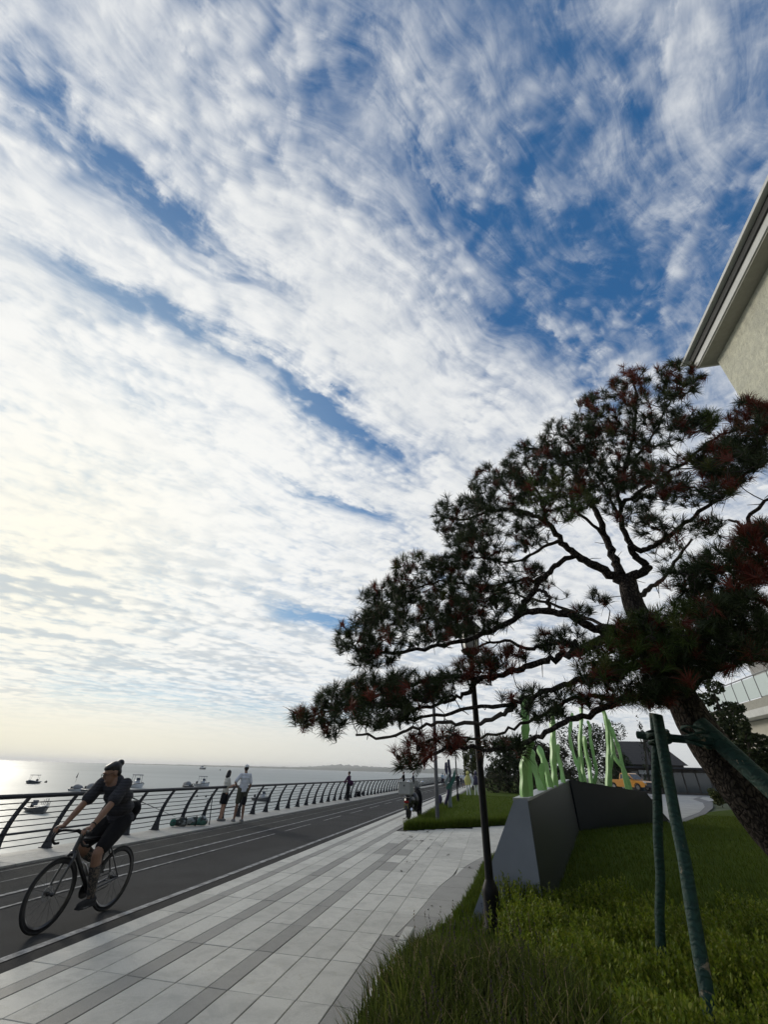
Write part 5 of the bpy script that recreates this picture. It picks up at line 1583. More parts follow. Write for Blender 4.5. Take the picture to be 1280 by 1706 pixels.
cm = MB(); cm.bbox(BAR + Vector((0, -.05, .015)), (.05, .085, .018), .006); cm.build('bike_computer', m_carbon, hbo)
sp = MB(); sp.tube([ST, SAD + Vector((0, -.01, -.03))], .0135, 10); sp.build('seat_post', m_carbon, bike, True)
sd2 = MB(); sd2.tube([SAD + Vector((0, -.15, -.005)), SAD + Vector((0, -.05, .0)), SAD + Vector((0, .06, .005)), SAD + Vector((0, .115, .012))], [.018, .030, .068, .055], 12, flat=.35, up=Vector((1, 0, 0))); sd2.build('saddle', m_tyre, bike, True)
ck = MB(); ck.lathe([(.085, 0), (.085, .004)], BBk + Vector((-.05, 0, 0)), 26, axis=Vector((1, 0, 0))); ck.lathe([(.065, 0), (.065, .004)], BBk + Vector((-.043, 0, 0)), 26, axis=Vector((1, 0, 0)))
CA = math.radians(52)
PL = BBk + Vector((.105, -.172 * math.cos(CA), -.172 * math.sin(CA))); PR = BBk + Vector((-.105, .172 * math.cos(CA), .172 * math.sin(CA)))
ck.tube([BBk + Vector((.06, 0, 0)), PL + Vector((-.02, 0, 0))], [.014, .010], 8); ck.tube([BBk + Vector((-.06, 0, 0)), PR + Vector((.02, 0, 0))], [.014, .010], 8)
cko = ck.build('crankset', m_spoke, bike, True)
for p in (PL, PR): MB().bbox(p, (.075, .09, .018), .005).build('pedal', m_carbon, cko)
ch = MB()
ch.tube([BBk + Vector((-.047, 0, .084)), RH + Vector((-.047, 0, .05))], .005, 5); ch.tube([BBk + Vector((-.047, 0, -.084)), RH + Vector((-.047, -.02, -.09))], .005, 5); ch.tube([RH + Vector((-.047, -.02, -.09)), RH + Vector((-.047, .03, -.05))], .006, 5)
ch.build('chain', m_spoke, bike)
bt = MB(); bt.lathe([(.034, 0), (.036, .02), (.036, .13), (.022, .155), (.020, .18)], BBk.lerp(HB, .35) + Vector((0, .035, .02)), 12, axis=(HB - BBk).normalized()); bt.build('bottle', m_metal, bike, True)

rider = thing('person', 'cyclist in dark shirt and black shorts with topknot and glasses riding the black bicycle', 'person', (BX, 5.95, 0))
k_ = 1.0
def K(a, b2, l1, l2, bend):
    """joint between a and b2 for two bones, bent towards 'bend'"""
    a, b2 = Vector(a), Vector(b2); d = b2 - a; L = min(d.length, (l1 + l2) * .999); d.normalize()
    x = (l1 * l1 - l2 * l2 + L * L) / (2 * L); h = math.sqrt(max(0, l1 * l1 - x * x))
    bd = Vector(bend); bd = (bd - d * bd.dot(d)).normalized()
    return a + d * x + bd * h
hipL, hipR = Vector((.09, .245, .965)), Vector((-.09, .245, .965))
anL, anR = PL + Vector((-.01, .075, .105)), PR + Vector((.01, .075, .105))
knL, knR = K(hipL, anL, .445, .445, (.12, -1, .25)), K(hipR, anR, .445, .445, (-.12, -1, .25))
shL, shR = Vector((.185, -.02, 1.405)), Vector((-.185, -.04, 1.405))
wrL = BAR + Vector((.207, -.045, .052)); wrR = BAR + Vector((-.207, -.045, .052))
elL, elR = K(shL, wrL, .285, .265, (.8, .45, -.5)), K(shR, wrR, .285, .265, (-.8, .45, -.5))
b = Limb()
for hp_, kn, an in ((hipL, knL, anL), (hipR, knR, anR)):
    b.chain([hp_, hp_.lerp(kn, .4), kn, kn.lerp(an, .30), an], [.092, .086, .060, .062, .040])
    b.seg(an + Vector((0, .045, -.045)), an + Vector((0, -.12, -.065)), .034, .026)
for sh_, el_, wr_, sd_ in ((shL, elL, wrL, -1), (shR, elR, wrR, 1)):
    b.chain([sh_, el_, el_.lerp(wr_, .35), wr_], [.054, .043, .042, .029])
    hand_into(b, wr_, Vector((0, -1, -.12)), Vector((0, -.1, 1)), 1.02, .62, -sd_)
spine = [Vector((0, .265, 1.0)), Vector((0, .20, 1.13)), Vector((0, .12, 1.26)), Vector((0, .03, 1.37)), Vector((0, -.03, 1.42))]
for p, w_, d_ in zip(spine, (.155, .145, .155, .165, .13), (.115, .105, .11, .11, .085)): b.ball(p, (w_, d_, .105), 14, 8)
HC = Vector((-.02, -.10, 1.527))
b.seg(Vector((0, -.035, 1.44)), HC + Vector((.01, .02, -.07)), .058, .054)
LK = Vector((-.42, -.86, -.42))
Pc, Rc = head_into(b, HC, LK, (0, .05, 1), 1.10)
fuse(b, 'body', m_skin_t, rider, .007, 3)
m_shirt = bpy.data.materials.new('dark_shirt'); m_shirt.use_nodes = True
T = NT(m_shirt.node_tree); bs = m_shirt.node_tree.nodes['Principled BSDF']; bs.inputs['Roughness'].default_value = .85
g = T.n('ShaderNodeTexCoord').outputs['Object']
sv = T.n('ShaderNodeTexWave', bands_direction='Z'); sv.inputs['Scale'].default_value = 9.0; sv.inputs['Distortion'].default_value = 1.2; T.link(g, sv.inputs['Vector'])
T.link(T.mix(T.ramp(sv.outputs['Fac'], .55, .75), (0.016, 0.016, 0.021), (0.026, 0.026, 0.034)), bs.inputs['Base Color'])
bn = T.n('ShaderNodeBump'); bn.inputs['Strength'].default_value = .5; bn.inputs['Distance'].default_value = .02; T.link(T.noise(g, 9, 5, .65, 1.2), bn.inputs['Height']); T.link(bn.outputs[0], bs.inputs['Normal']); bn.inputs['Distance'].default_value = .05; bn.inputs['Strength'].default_value = .9
c = Limb()
for p, w_, d_ in zip(spine, (.200, .198, .205, .200, .140), (.175, .178, .172, .145, .09)): c.ball(p + Vector((0, .008, 0)), (w_, d_, .11), 16, 8)
c.ball(Vector((0, .29, .98)), (.178, .13, .09), 14, 8)
for sh_, el_ in ((shL, elL), (shR, elR)): c.chain([sh_, sh_.lerp(el_, .45), sh_.lerp(el_, .72)], [.082, .082, .088])
c.ball(Vector((0, -.05, 1.43)), (.085, .07, .03), 12, 6)
fuse(c, 'shirt', m_shirt, rider, .010, 5)
c = Limb()
c.ball(Vector((0, .27, .985)), (.172, .13, .115), 14, 8)
for hp_, kn in ((hipL, knL), (hipR, knR)): c.chain([hp_, hp_.lerp(kn, .45), hp_.lerp(kn, .78)], [.122, .110, .092])
fuse(c, 'shorts', m_blk, rider, .010, 4)
m_sock = bpy.data.materials.new('patterned_sock'); m_sock.use_nodes = True
T = NT(m_sock.node_tree); bs = m_sock.node_tree.nodes['Principled BSDF']; bs.inputs['Roughness'].default_value = .9
g = T.n('ShaderNodeTexCoord').outputs['Object']
T.link(T.mix(T.ramp(T.noise(g, 22, 3, .6, 1.5), .50, .58), (0.024, 0.024, 0.026), (0.13, 0.105, 0.085)), bs.inputs['Base Color'])
for kn, an in ((knL, anL), (knR, anR)):
    c = Limb(); c.chain([kn.lerp(an, .34), kn.lerp(an, .55), an], [.070, .062, .047]); fuse(c, 'sock', m_sock, rider, .009, 2)
    c = Limb(); c.seg(an + Vector((0, .055, -.055)), an + Vector((0, -.14, -.075)), .044, .036); c.box(an + Vector((0, -.04, -.105)), (.082, .26, .02)); fuse(c, 'shoe', m_shoe_d, rider, .009, 2)
c = Limb(); c.ball(Pc(0, -.026, .052), (.090, .102, .084), 16, 10, Rc); c.ball(Pc(0, -.055, .0), (.083, .058, .075), 12, 8, Rc); c.ball(Pc(0, .006, .080), (.083, .083, .046), 14, 8, Rc); c.ball(Pc(0, -.105, .080), (.050, .050, .046), 12, 8)
fuse(c, 'hair', m_hair, rider, .007, 2)
gl = MB()
for s in (-1, 1): gl.torus(Pc(.033 * s, .098, .012), .026, .003, 20, 5, Rc @ Vector((1, 0, 0)), Rc @ Vector((0, 0, 1))); gl.tube([Pc(.060 * s, .094, .016), Pc(.080 * s, 0, .014)], .0025, 5)
gl.tube([Pc(-.008, .102, .016), Pc(.008, .102, .016)], .0025, 5)
gl.build('glasses', m_spoke, rider, True)
sb = Limb(); sb.ball(Vector((.06, .44, 1.10)), (.11, .065, .10), 12, 8); sb.ball(Vector((.10, .42, 1.0)), (.05, .04, .05), 10, 6); fuse(sb, 'hip_bag', m_blk, rider, .012, 3)
wt_ = MB(); wt_.torus(elL.lerp(wrL, .88), .030, .007, 16, 6, (wrL - elL).orthogonal().normalized(), (wrL - elL).normalized().cross((wrL - elL).orthogonal().normalized())); wt_.build('watch', m_tyre, rider, True)

# ================================================================== SCOOTER
m_plast = mat('scooter_black', (0.016, 0.016, 0.018), 0.35, var=.3, vscale=5, spec=.5)
m_box = mat('delivery_box', (0.30, 0.30, 0.28), 0.55, var=.15, vscale=4)
m_chrome = mat('chrome', (0.55, 0.55, 0.56), 0.2, metal=1.0)
m_red = mat('tail_lamp', (0.25, 0.02, 0.015), 0.25); m_plate = mat('number_plate', (0.13, 0.11, 0.04), 0.5)
sct = thing('scooter', 'black motor scooter with a pale grey top box parked at the lawn corner', 'scooter', (-3.50, 20.75, .02), math.radians(-9))
def sw_(c): # scooter wheel
    w = bpy.data.objects.new('wheel', None); COL.objects.link(w); w.parent = sct; w.location = c
    MB().torus((0, 0, 0), .195, .055, 32, 10).build('tyre', m_tyre, w, True)
    h = MB(); h.lathe([(.15, -.03), (.15, .03)], n=20, axis=Vector((1, 0, 0))); h.build('rim', m_spoke, w)
sw_(Vector((0, -.02, .25))); sw_(Vector((.06, 1.26, .25)))
bd = Limb()
bd.ball((0, .12, .64), (.21, .36, .17), 14, 8); bd.ball((.05, .55, .62), (.20, .30, .30), 12, 8); bd.ball((0, -.08, .56), (.15, .20, .17), 14, 8); bd.ball((0, .30, .42), (.14, .30, .16), 12, 8)
bd.ball((0, .70, .32), (.15, .35, .06), 12, 6); bd.seg((0, .98, .34), (0, 1.05, .80), .15, .13); bd.seg((0, 1.05, .80), (0, 1.02, .98), .12, .09); bd.ball((0, 1.26, .48), (.07, .20, .06), 10, 6)
fuse(bd, 'bodywork', m_plast, sct, .022, 4)
st2 = MB(); st2.tube([(0, -.12, .80), (0, .12, .83), (0, .48, .79)], [.10, .14, .11], 12, flat=.42, up=Vector((1, 0, 0))); st2.build('seat', m_tyre, sct, True)
bx2 = MB(); bx2.bbox((-.03, -.28, 1.06), (.54, .44, .42), .03); bxo = bx2.build('top_box', m_box, sct)
MB().bbox((-.03, -.28, 1.275), (.55, .45, .03), .012).build('lid', m_box, bxo); MB().bbox((-.03, -.505, 1.16), (.06, .02, .06), .006).build('latch', m_spoke, bxo)
rk = MB(); rk.tube([(-.2, -.30, .83), (-.19, -.45, .76), (.19, -.45, .76), (.2, -.30, .83)], .013, 7); rk.tube([(-.16, -.1, .74), (-.2, -.30, .83), (.2, -.30, .83), (.16, -.1, .74)], .012, 7); rk.build('rear_rack', m_chrome, sct, True)
MB().bbox((0, -.30, .60), (.20, .05, .08), .015).build('tail_lamp', m_red, sct); MB().bbox((0, -.34, .46), (.20, .012, .15), .004).build('number_plate', m_plate, sct)
fd = MB(); fd.tube([(0, -.26, .56), (0, -.33, .46), (0, -.33, .32)], [.09, .10, .07], 10, flat=.25, up=Vector((1, 0, 0))); fd.build('mudguard', m_plast, sct, True)
hbs = MB(); hbs.tube([(-.34, .92, 1.03), (-.12, 1.00, 1.05), (.12, 1.00, 1.05), (.34, .92, 1.03)], .017, 8); hbs.ball((0, 1.03, 1.03), (.13, .09, .08), 12, 8); hso = hbs.build('handlebar', m_plast, sct, True)
for s in (-1, 1):
    mr = MB(); mr.tube([(s * .20, .98, 1.06), (s * .30, .97, 1.24)], .007, 6); mr.ball((s * .32, .965, 1.28), (.075, .018, .045), 12, 8); mr.build('mirror', m_chrome, hso, True)
wn = MB(); wn.tube([(0, 1.12, 1.0), (0, 1.10, 1.16), (0, 1.05, 1.32)], [.15, .14, .08], 12, flat=.06, up=Vector((1, 0, 0))); wn.build('windscreen', m_box, sct, True)
sk = MB(); sk.tube([(-.10, .30, .30), (-.20, .18, .02), (-.30, .14, .0)], .013, 6); sk.build('stand', m_spoke, sct, True)
ex = MB(); ex.tube([(.15, .35, .28), (.18, .05, .30), (.19, -.22, .36)], [.03, .05, .05], 10); ex.build('exhaust', m_chrome, sct, True)
lg = MB(); lg.ball((.14, .92, .62), (.17, .14, .40), 12, 8); lg.build('leg_apron', m_blk, sct, True)

# ================================================================== SMALL THINGS ON THE KERB
m_camo = bpy.data.materials.new('bundle_print'); m_camo.use_nodes = True
T = NT(m_camo.node_tree); bs = m_camo.node_tree.nodes['Principled BSDF']; bs.inputs['Roughness'].default_value = .85
g = T.n('ShaderNodeTexCoord').outputs['Object']
c1 = T.mix(T.ramp(T.noise(g, 6, 3, .6), .46, .52), (0.26, 0.28, 0.27), (0.035, 0.04, 0.035)); c2 = T.mix(T.ramp(T.noise(g, 4, 2, .5), .55, .6), c1, (0.06, 0.14, 0.11)); T.link(c2, bs.inputs['Base Color'])
bnd = thing('fishing_bag', 'long bundled bag in green, white and black lying on the kerb', 'bag', (-9.42, 14.55, KZ), math.radians(42))
bb = Limb(); bb.seg((-.42, 0, .10), (.42, 0, .11), .085, .10); bb.ball((.1, .05, .15), (.2, .10, .09), 12, 8); bb.ball((-.05, -.04, .16), (.09, .10, .07), 10, 6); bb.ball((-.25, .03, .13), (.16, .12, .10), 12, 8); bb.ball((.33, -.02, .14), (.15, .14, .13), 12, 8)
fuse(bb, 'bundle', m_camo, bnd, .018, 4)
m_gr = cloth('green_nylon', (0.05, 0.14, 0.11))
e = MB(); e.lathe([(.07, 0), (.095, .03), (.09, .12), (.05, .16)], (-.44, 0, .10), 14, axis=Vector((-1, 0, 0))); e.build('end_cap', m_gr, bnd, True)
e = MB(); e.torus((-.15, 0, .11), .115, .010, 22, 6, Vector((0, 1, 0)), Vector((0, 0, 1))); e.torus((.15, 0, .12), .135, .010, 22, 6, Vector((0, 1, 0)), Vector((0, 0, 1))); e.build('strap', m_blk, bnd, True)
pl = thing('monopod', 'thin black pole with a T-shaped grip propped beside the bundled bag', 'pole', (-9.12, 15.16, KZ))
top = at_x(354.5, 1323, -9.30) - Vector(pl.location)
MB().tube([(0, 0, 0), top * .5, top], [.018, .014, .013], 8).build('shaft', m_rail, pl, True)
MB().tube([top + Vector((-.07, .05, 0)), top + Vector((.06, -.04, .005))], .018, 8).build('grip', m_tyre, pl, True)
rod = thing('fishing_rod', 'thin fishing rod leaning across the railing behind the cyclist', 'fishing rod', (-9.5, 11.9, KZ))
q1, q2 = at_x(226, 1331, -9.55) - Vector(rod.location), at_x(262, 1347, -9.7) - Vector(rod.location)
dv = (q2 - q1).normalized()
MB().tube([q1 - dv * .15, q1.lerp(q2, .5), q2 + dv * 1.2], [.013, .009, .004], 6).build('blank', m_rail, rod, True)
MB().tube([q1 - dv * .35, q1 - dv * .05], .017, 8).build('handle', m_tyre, rod, True)
for k, (px, py, s, lb) in enumerate(((596, 1327, .36, 'larger dark rucksack on the kerb beyond the purple figure'), (604, 1325, .26, 'smaller dark bag on the kerb next to the rucksack'))):
    p = gnd(px, py, KZ); t = thing('rucksack', lb, 'bag', p)
    b = Limb(); b.ball((0, 0, s * .5), (s * .45, s * .6, s * .5), 12, 8); b.ball((0, .1, s * .3), (s * .4, s * .4, s * .3), 10, 8); fuse(b, 'bag_body', m_blk, t, .03, 3)
    MB().torus((0, 0, s), s * .18, .02, 14, 6).build('handle', m_blk, t)
bd_ = thing('rail_board', 'small grey board tied upright to the railing bars beyond the couple', 'board', (-9.55, 23.1, KZ))
a1, a2 = at_x(503.5, 1312, -9.52) - Vector(bd_.location), at_x(497, 1331, -9.66) - Vector(bd_.location)
MB().tube([a2, a1], .075, 4, flat=.2, up=Vector((0, 1, 0))).build('plate', m_grey, bd_)
MB().tube([a2 + Vector((.03, -.09, .12)), a2 + Vector((.03, .09, .12))], .012, 6).build('tie', m_blk, bd_)

# ================================================================== LAWN SCULPTURES
m_sp = mat('sculpture_purple', (0.035, 0.028, 0.065), 0.4); m_sg = mat('sculpture_teal', (0.02, 0.10, 0.075), 0.4); m_sgr = mat('sculpture_grey', (0.20, 0.23, 0.23), 0.45); m_sw = mat('sculpture_white', (0.55, 0.56, 0.55), 0.45)
m_sy = mat('sculpture_yellow', (0.50, 0.46, 0.14), 0.45)
def leaf_piece(pxs, Y, th, m, parent, name):
    P_ = [at(x, y, Y) - Vector(parent.location) for x, y in pxs]
    bb = MB(); bb.prism(P_, (0, th, 0)); return fixn(bb.build(name, m, parent))
SY = 28.6
s1 = thing('leaf_sculpture', 'upright painted sculpture of purple, grey and teal leaf shapes on the lawn', 'sculpture', (-2.66, SY, 0))
Z2 = lambda *q: [(690 + x / 11.64, 1240 + y / 11.64) for x, y in q]
leaf_piece(Z2((600, 350), (640, 340), (650, 430), (655, 520), (640, 600), (615, 560), (592, 480)), SY - .10, .10, m_sp, s1, 'purple_leaf')
leaf_piece(Z2((645, 290), (690, 290), (700, 400), (720, 520), (715, 680), (690, 690), (680, 560), (655, 450)), SY + .05, .10, m_sp, s1, 'purple_leaf')
leaf_piece(Z2((585, 700), (640, 590), (680, 540), (690, 690), (640, 760), (610, 800)), SY - .22, .08, m_sgr, s1, 'grey_leaf')
leaf_piece(Z2((585, 715), (600, 712), (685, 560), (672, 540), (640, 585)), SY - .30, .06, m_sw, s1, 'white_rib')
leaf_piece(Z2((790, 470), (805, 560), (790, 700), (740, 790), (690, 880), (640, 880), (620, 830), (650, 760), (720, 700), (760, 580)), SY - .05, .12, m_sg, s1, 'teal_leaf')
b = MB(); st_pts = [at(x, y, SY + .2) - Vector(s1.location) for x, y in Z2((720, 800), (700, 930), (690, 1060))]; st_pts.append(Vector((st_pts[-1].x + .02, .2, -.02))); b.tube(st_pts, [.10, .11, .12, .13], 10); b.build('stem', m_sgr, s1, True)
b = MB(); b.tube([at(x, y, SY) - Vector(s1.location) for x, y in Z2((668, 860), (662, 960))] + [Vector((-.16, 0, -.02))], [.07, .08, .10], 10); b.build('stem', m_sp, s1, True)
b = MB(); b.ball((-.36, -.1, .42), (.14, .12, .20), 12, 8); b.tube([(-.36, -.1, .35), (-.40, -.1, -.02)], [.10, .13], 10); b.build('small_bud', m_sp, s1, True)
b = MB(); b.tube([(-.52, -.2, -.02), (-.50, -.2, .42)], [.045, .035], 8); b.build('white_peg', m_sw, s1, True)
for nm, lb, X, Y, m1, m2, px in (('lawn_figure', 'yellow and white standing sculpture on the far lawn edge', 0, 46, m_sy, m_sw, 781), ('lawn_figure', 'purple and white standing sculpture beside the yellow one', 0, 47, m_sp, m_sw, 794)):
    g0 = at(px, 1316 if m1 is m_sy else 1314, Y); t = thing(nm, lb, 'sculpture', (g0.x, Y, 0.02))
    hgt = 2.0
    for s in (-1, 1): MB().tube([(s * .14, 0, 0), (s * .10, 0, .5), (s * .16, 0, .95)], [.06, .07, .06], 8).build('leg', m2, t, True)
    b = MB(); b.tube([(0, 0, .80), (-.05, 0, 1.2), (.02, 0, 1.55)], [.24, .30, .14], 12, flat=.5, up=Vector((1, 0, 0))); b.build('torso', m1, t, True)
    b = MB(); b.tube([(.2, 0, 1.5), (.42, 0, 1.2), (.38, 0, .75)], [.10, .12, .05], 10, flat=.6, up=Vector((1, 0, 0))); b.build('fin', m2, t, True)
    b = MB(); b.ball((.02, 0, 1.72), (.15, .13, .18), 12, 8); b.build('head', m1, t, True)

# ================================================================== PICKUP
m_or = mat('pickup_orange', (0.62, 0.27, 0.045), 0.32, var=.08, spec=.5, coat=.5)
m_win = mat('car_glass', (0.02, 0.024, 0.026), 0.08, spec=.8); m_lampc = mat('head_lamp', (0.6, 0.6, 0.58), 0.15)
cY = 64.0; c0 = at(1052, 1316, cY)
pk = thing('pickup_truck', 'orange pickup truck parked facing the path behind the sculpture wall', 'pickup', (c0.x, cY, max(.03, c0.z - .05)), math.radians(-52))
# built pointing +X, length 5.2 m
prof = [(-2.6, .55), (-2.6, 1.08), (-.55, 1.10), (-.55, 1.12), (.95, 1.10), (2.35, .98), (2.6, .85), (2.62, .48), (2.3, .40), (2.15, .40)]
def arch(cx, r=.43, n=8): return [(cx + r * math.cos(a), .40 + r * math.sin(a)) for a in np.linspace(0, math.pi, n)]
prof2 = prof[:-1] + arch(1.65) + [(1.1, .36), (-.8, .36)] + arch(-1.55) + [(-2.2, .45)]
bb = MB(); bb.prism([(x, -.90, z) for x, z in prof2], (0, 1.8, 0)); fixn(bb.build('body', m_or, pk))
cb = [(-.62, 1.10), (-.50, 1.68), (-.35, 1.76), (.55, 1.76), (.70, 1.70), (1.30, 1.12)]
bb = MB(); bb.prism([(x, -.74 if z > 1.3 else -.86, z) for x, z in cb], (0, 0, 0)); bb.v = []; bb.f = []; bb.mi = []
lft = [(x, (-.72 if z > 1.3 else -.87), z) for x, z in cb]; rgt = [(x, -y, z) for x, y, z in lft]; nC = len(cb)
bb.add(lft + rgt, [tuple(range(nC)), tuple(reversed(range(nC, 2 * nC)))] + [((i + 1) % nC, i, i + nC, (i + 1) % nC + nC) for i in range(nC)])
fixn(bb.build('cab', m_or, pk))
for s in (-1, 1):
    MB().add([(-.48, s * .855, 1.18), (.30, s * .855, 1.18), (.30, s * .745, 1.64), (-.40, s * .745, 1.64)], [(0, 1, 2, 3) if s < 0 else (3, 2, 1, 0)]).build('side_window', m_win, pk)
    MB().add([(.36, s * .855, 1.18), (1.14, s * .865, 1.16), (.68, s * .745, 1.64), (.36, s * .745, 1.64)], [(0, 1, 2, 3) if s < 0 else (3, 2, 1, 0)]).build('side_window', m_win, pk)
    MB().bbox((1.0, s * 1.0, 1.22), (.12, .18, .14), .03).build('mirror', m_plast, pk)
    MB().bbox((2.50, s * .72, .86), (.24, .30, .18), .04).build('headlight', m_lampc, pk)
    MB().bbox((-2.6, s * .80, .86), (.05, .14, .34), .02).build('tail_light', m_red, pk)
    MB().box((.34, s * .904, .75), (.015, .012, .60)).build('door_seam', m_plast, pk); MB().bbox((.05, s * .915, 1.0), (.16, .03, .035), .01).build('door_handle', m_plast, pk)
MB().add([(1.27, -.80, 1.16), (1.27, .80, 1.16), (.76, .68, 1.66), (.76, -.68, 1.66)], [(0, 1, 2, 3)]).build('windscreen', m_win, pk)
MB().bbox((2.62, 0, .74), (.06, 1.05, .28), .03).build('grille', m_plast, pk); MB().bbox((2.66, 0, .50), (.16, 1.78, .22), .05).build('bumper', m_plast, pk)
MB().box((-1.6, 0, 1.106), (1.85, 1.55, .03)).build('bed_cover', m_plast, pk)
for x in (1.65, -1.55):
    for s in (-1, 1):
        w = bpy.data.objects.new('wheel', None); COL.objects.link(w); w.parent = pk; w.location = (x, s * .80, .37)
        MB().torus((0, 0, 0), .27, .10, 28, 8, Vector((1, 0, 0)), Vector((0, 0, 1)), flat=1.1).build('tyre', m_tyre, w, True)
        h = MB(); h.lathe([(.20, -.09), (.21, 0), (.20, .09)], n=18, axis=Vector((0, 1, 0))); h.build('rim', m_metal, w)

# ================================================================== BOATS
m_hull = mat('boat_hull_dark', (0.06, 0.065, 0.07), 0.5, var=.3, vscale=1.5); m_hullw = mat('boat_hull_white', (0.50, 0.51, 0.52), 0.45, var=.2, vscale=1.5); m_tarp = mat('grey_tarp', (0.17, 0.18, 0.19), 0.8, var=.3, vscale=2, bump=.5, bscale=4)
def boat(label, px, py, L, heading, kind, hull=m_hull, B=None):
    p = gnd(px, py, SEA_Z); B = B or L * .36
    t = thing('boat', label, 'boat', (p.x, p.y, SEA_Z), math.radians(heading), 'boats moored off the promenade')
    n = 12; vs_ = []; fs_ = []
    for i in range(n + 1):
        u = i / n; x = (u - .5) * L
        w = B / 2 * (1 - max(0, (u - .45) / .55) ** 2.2) * (.88 + .12 * min(1, u * 4)); sh_ = L * (.085 + .07 * max(0, (u - .4) / .6) ** 2)
        vs_ += [(x, -w, sh_), (x, -w * .82, L * .02), (x + .02 * L * u, 0, -.06 * L * (1 - .8 * max(0, u - .6))), (x, w * .82, L * .02), (x, w, sh_)]
    for i in range(n):
        for k in range(4): a = i * 5 + k; fs_.append((a, a + 1, a + 6, a + 5))
    fs_.append((0, 1, 2, 3, 4))
    b = MB(); b.add(vs_, fs_); fixn(b.build('hull', hull, t, True))
    dk = [vs_[i * 5] for i in range(n + 1)] + [vs_[i * 5 + 4] for i in reversed(range(n + 1))]
    MB().add([(x, y * .96, z - L * .025) for x, y, z in dk], [tuple(range(len(dk)))]).build('deck', m_tarp, t)
    rl = MB(); rl.tube([vs_[i * 5] for i in range(n + 1)], L * .010, 6); rl.tube([vs_[i * 5 + 4] for i in range(n + 1)], L * .010, 6); rl.build('gunwale', m_hullw if hull is m_hull else m_hull, t, True)
    h = L * .12
    if kind == 'console':
        c = MB(); c.bbox((-.02 * L, 0, h + L * .03), (L * .14, B * .36, L * .10), L * .015); co = c.build('console', m_hullw, t)
        MB().add([(.055 * L, -B * .17, h + L * .08), (.055 * L, B * .17, h + L * .08), (.02 * L, B * .15, h + L * .15), (.02 * L, -B * .15, h + L * .15)], [(0, 1, 2, 3)]).build('screen', m_win, co)
    if kind in ('canopy', 'console'):
        fr = MB()
        for x in (-.18, .02):
            for s in (-1, 1): fr.tube([(x * L, s * B * .34, h), (x * L - .02 * L, s * B * .30, h + L * .22)], L * .006, 5)
        fr.build('canopy_frame', m_steel, t); MB().bbox((-.09 * L, 0, h + L * .225), (L * .28, B * .70, L * .02), L * .005).build('canopy', m_tarp, t)
    if kind == 'tarp':
        c = Limb(); c.ball((-.05 * L, 0, h), (L * .30, B * .42, L * .15), 14, 8); c.ball((.2 * L, 0, h), (L * .22, B * .3, L * .12), 12, 8); fuse(c, 'cover', m_tarp, t, L * .03, 3)
    if kind == 'cabin':
        c = MB(); c.bbox((-.25 * L, 0, h + L * .07), (L * .20, B * .6, L * .16), L * .01); co = c.build('wheelhouse', m_hullw, t); MB().box((-.148 * L, 0, h + L * .10), (.01 * L, B * .5, L * .05)).build('window', m_win, co)
        c = MB(); c.tube([(.1 * L, 0, h), (.1 * L, 0, h + L * .22)], L * .008, 6); c.build('mast', m_steel, t)
    if kind == 'fisher':
        g_ = MB()
        for k in range(7): g_.tube([((-.42 + .13 * k) * L, B * .40 * (1 - max(0, (k - 3) * .12)), h), ((-.42 + .13 * k) * L, B * .40 * (1 - max(0, (k - 3) * .12)), h + L * random.uniform(.06, .16))], L * .006, 5)
        g_.build('stakes', m_steel, t)
        c = MB(); c.bbox((-.30 * L, -.05 * B, h + .05 * L), (.10 * L, .25 * B, .10 * L), .02); c.build('crate', m_tarp, t)
    mo = MB(); mo.bbox((-.53 * L, 0, h * .9), (L * .05, B * .18, L * .12), L * .012); mo.tube([(-.535 * L, 0, h * .6), (-.545 * L, 0, -.05 * L)], L * .012, 6); mo.build('outboard_motor', m_tyre, t)
    return t
boat('dark flat open boat with stakes, nearest to the railing at far left', 61, 1353, 4.6, -28, 'fisher', m_hull, 1.7)
boat('small dark boat with a canopy frame far out at the left edge', 53, 1305, 5.0, -60, 'canopy', m_hull, 2.6)
boat('low pale boat under a grey cover left of the cyclist', 127, 1318, 4.2, -20, 'tarp', m_hullw)
boat('tarpaulin covered boat rising behind the rail beside the cyclist', 151, 1320, 5.4, -25, 'tarp', m_hull)
boat('white boat with a raised bow just right of the cyclist', 226, 1312, 7.2, -32, 'console', m_hullw)
boat('low dinghy left of the white console boat', 311, 1311, 4.8, 150, 'tarp', m_hull, 1.6)
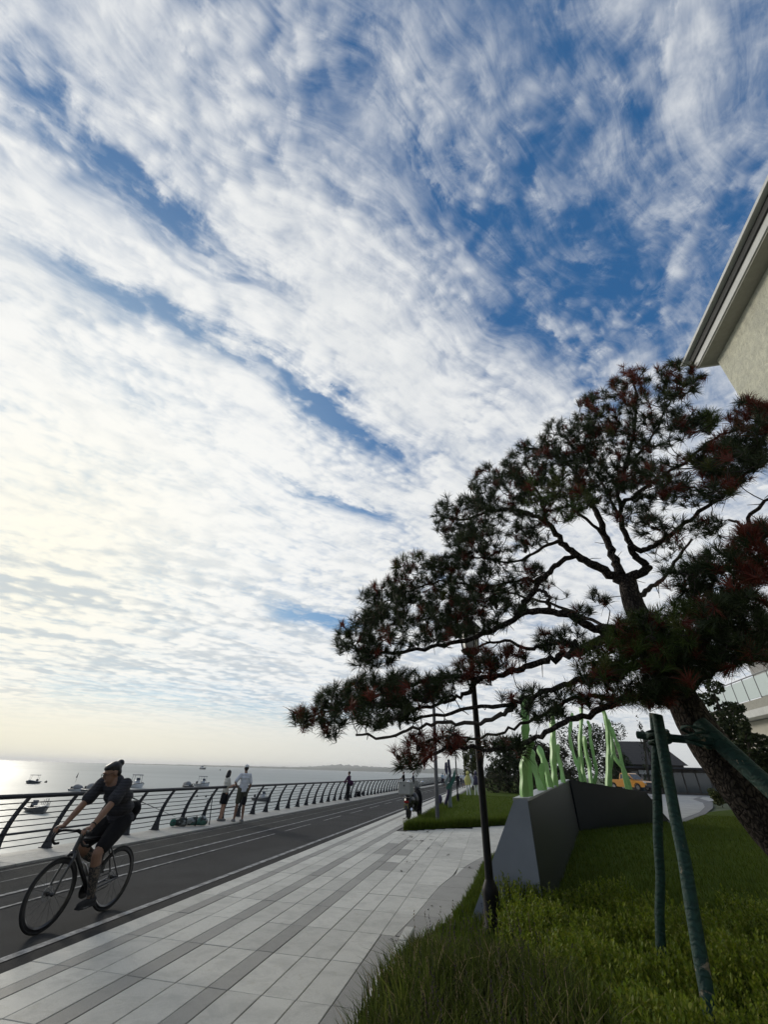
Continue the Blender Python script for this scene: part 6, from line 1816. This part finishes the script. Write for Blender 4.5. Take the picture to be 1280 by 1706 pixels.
boat('white console boat with canopy between the bundled bag and the couple', 337, 1310, 6.6, -30, 'console', m_hullw)
boat('grey motor boat seen through the railing right of the couple', 437, 1334, 4.8, -32, 'console', m_hull)
boat('dark fishing vessel alone near the horizon', 338, 1281.5, 19, -33, 'cabin', m_hull, 4.5)
m_buoy = mat('black_buoy', (0.02, 0.02, 0.022), 0.5)
for k, (px, py, s, lb) in enumerate(((76, 1303.5, .55, 'black float right of the far canopy boat'), (328, 1327, .32, 'black float seen through the bars above the bundled bag'), (343, 1327.5, .30, 'black float beside the monopod, upper of two'), (346, 1335, .26, 'black float beside the monopod, lower of two'), (367, 1283, 1.6, 'tiny marker float far out above the woman\'s head'))):
    p = gnd(px, py, SEA_Z); t = thing('buoy', lb, 'buoy', (p.x, p.y, SEA_Z), group='black floats')
    b = MB(); b.lathe([(s * .3, -.1 * s), (s * .55, .1 * s), (s * .6, .35 * s), (s * .45, .6 * s), (s * .12, .75 * s)], n=12); b.build('float', m_buoy, t, True)
    b = MB(); b.torus((0, 0, .85 * s), s * .12, s * .035, 12, 6); b.build('ring', m_buoy, t, True)
# sail-like marker flag
fl = gnd(126, 1302, SEA_Z); t = thing('marker_flag', 'small dark pennant on a stick between the left boats', 'flag', fl)
MB().tube([(0, 0, 0), (0, 0, 2.2)], .04, 5).build('staff', m_buoy, t); MB().prism([(0, -.02, 2.2), (-.45, -.02, 1.0), (0, -.02, .9)], (0, .04, 0)).build('pennant', m_buoy, t)

# ================================================================== SEA AIR
m_haze = bpy.data.materials.new('sea_air'); m_haze.use_nodes = True
nt = m_haze.node_tree; nt.nodes.clear()
pv = nt.nodes.new('ShaderNodeVolumePrincipled'); ho = nt.nodes.new('ShaderNodeOutputMaterial')
pv.inputs['Color'].default_value = (0.99, 0.99, 1.0, 1); pv.inputs['Density'].default_value = 9.0e-5; pv.inputs['Anisotropy'].default_value = 0.35
nt.links.new(pv.outputs[0], ho.inputs['Volume'])
hz_o = MB().box((-7500, 11000, 47.5), (34000, 30000, 112)).build('haze', m_haze)
hz_o['kind'] = 'stuff'
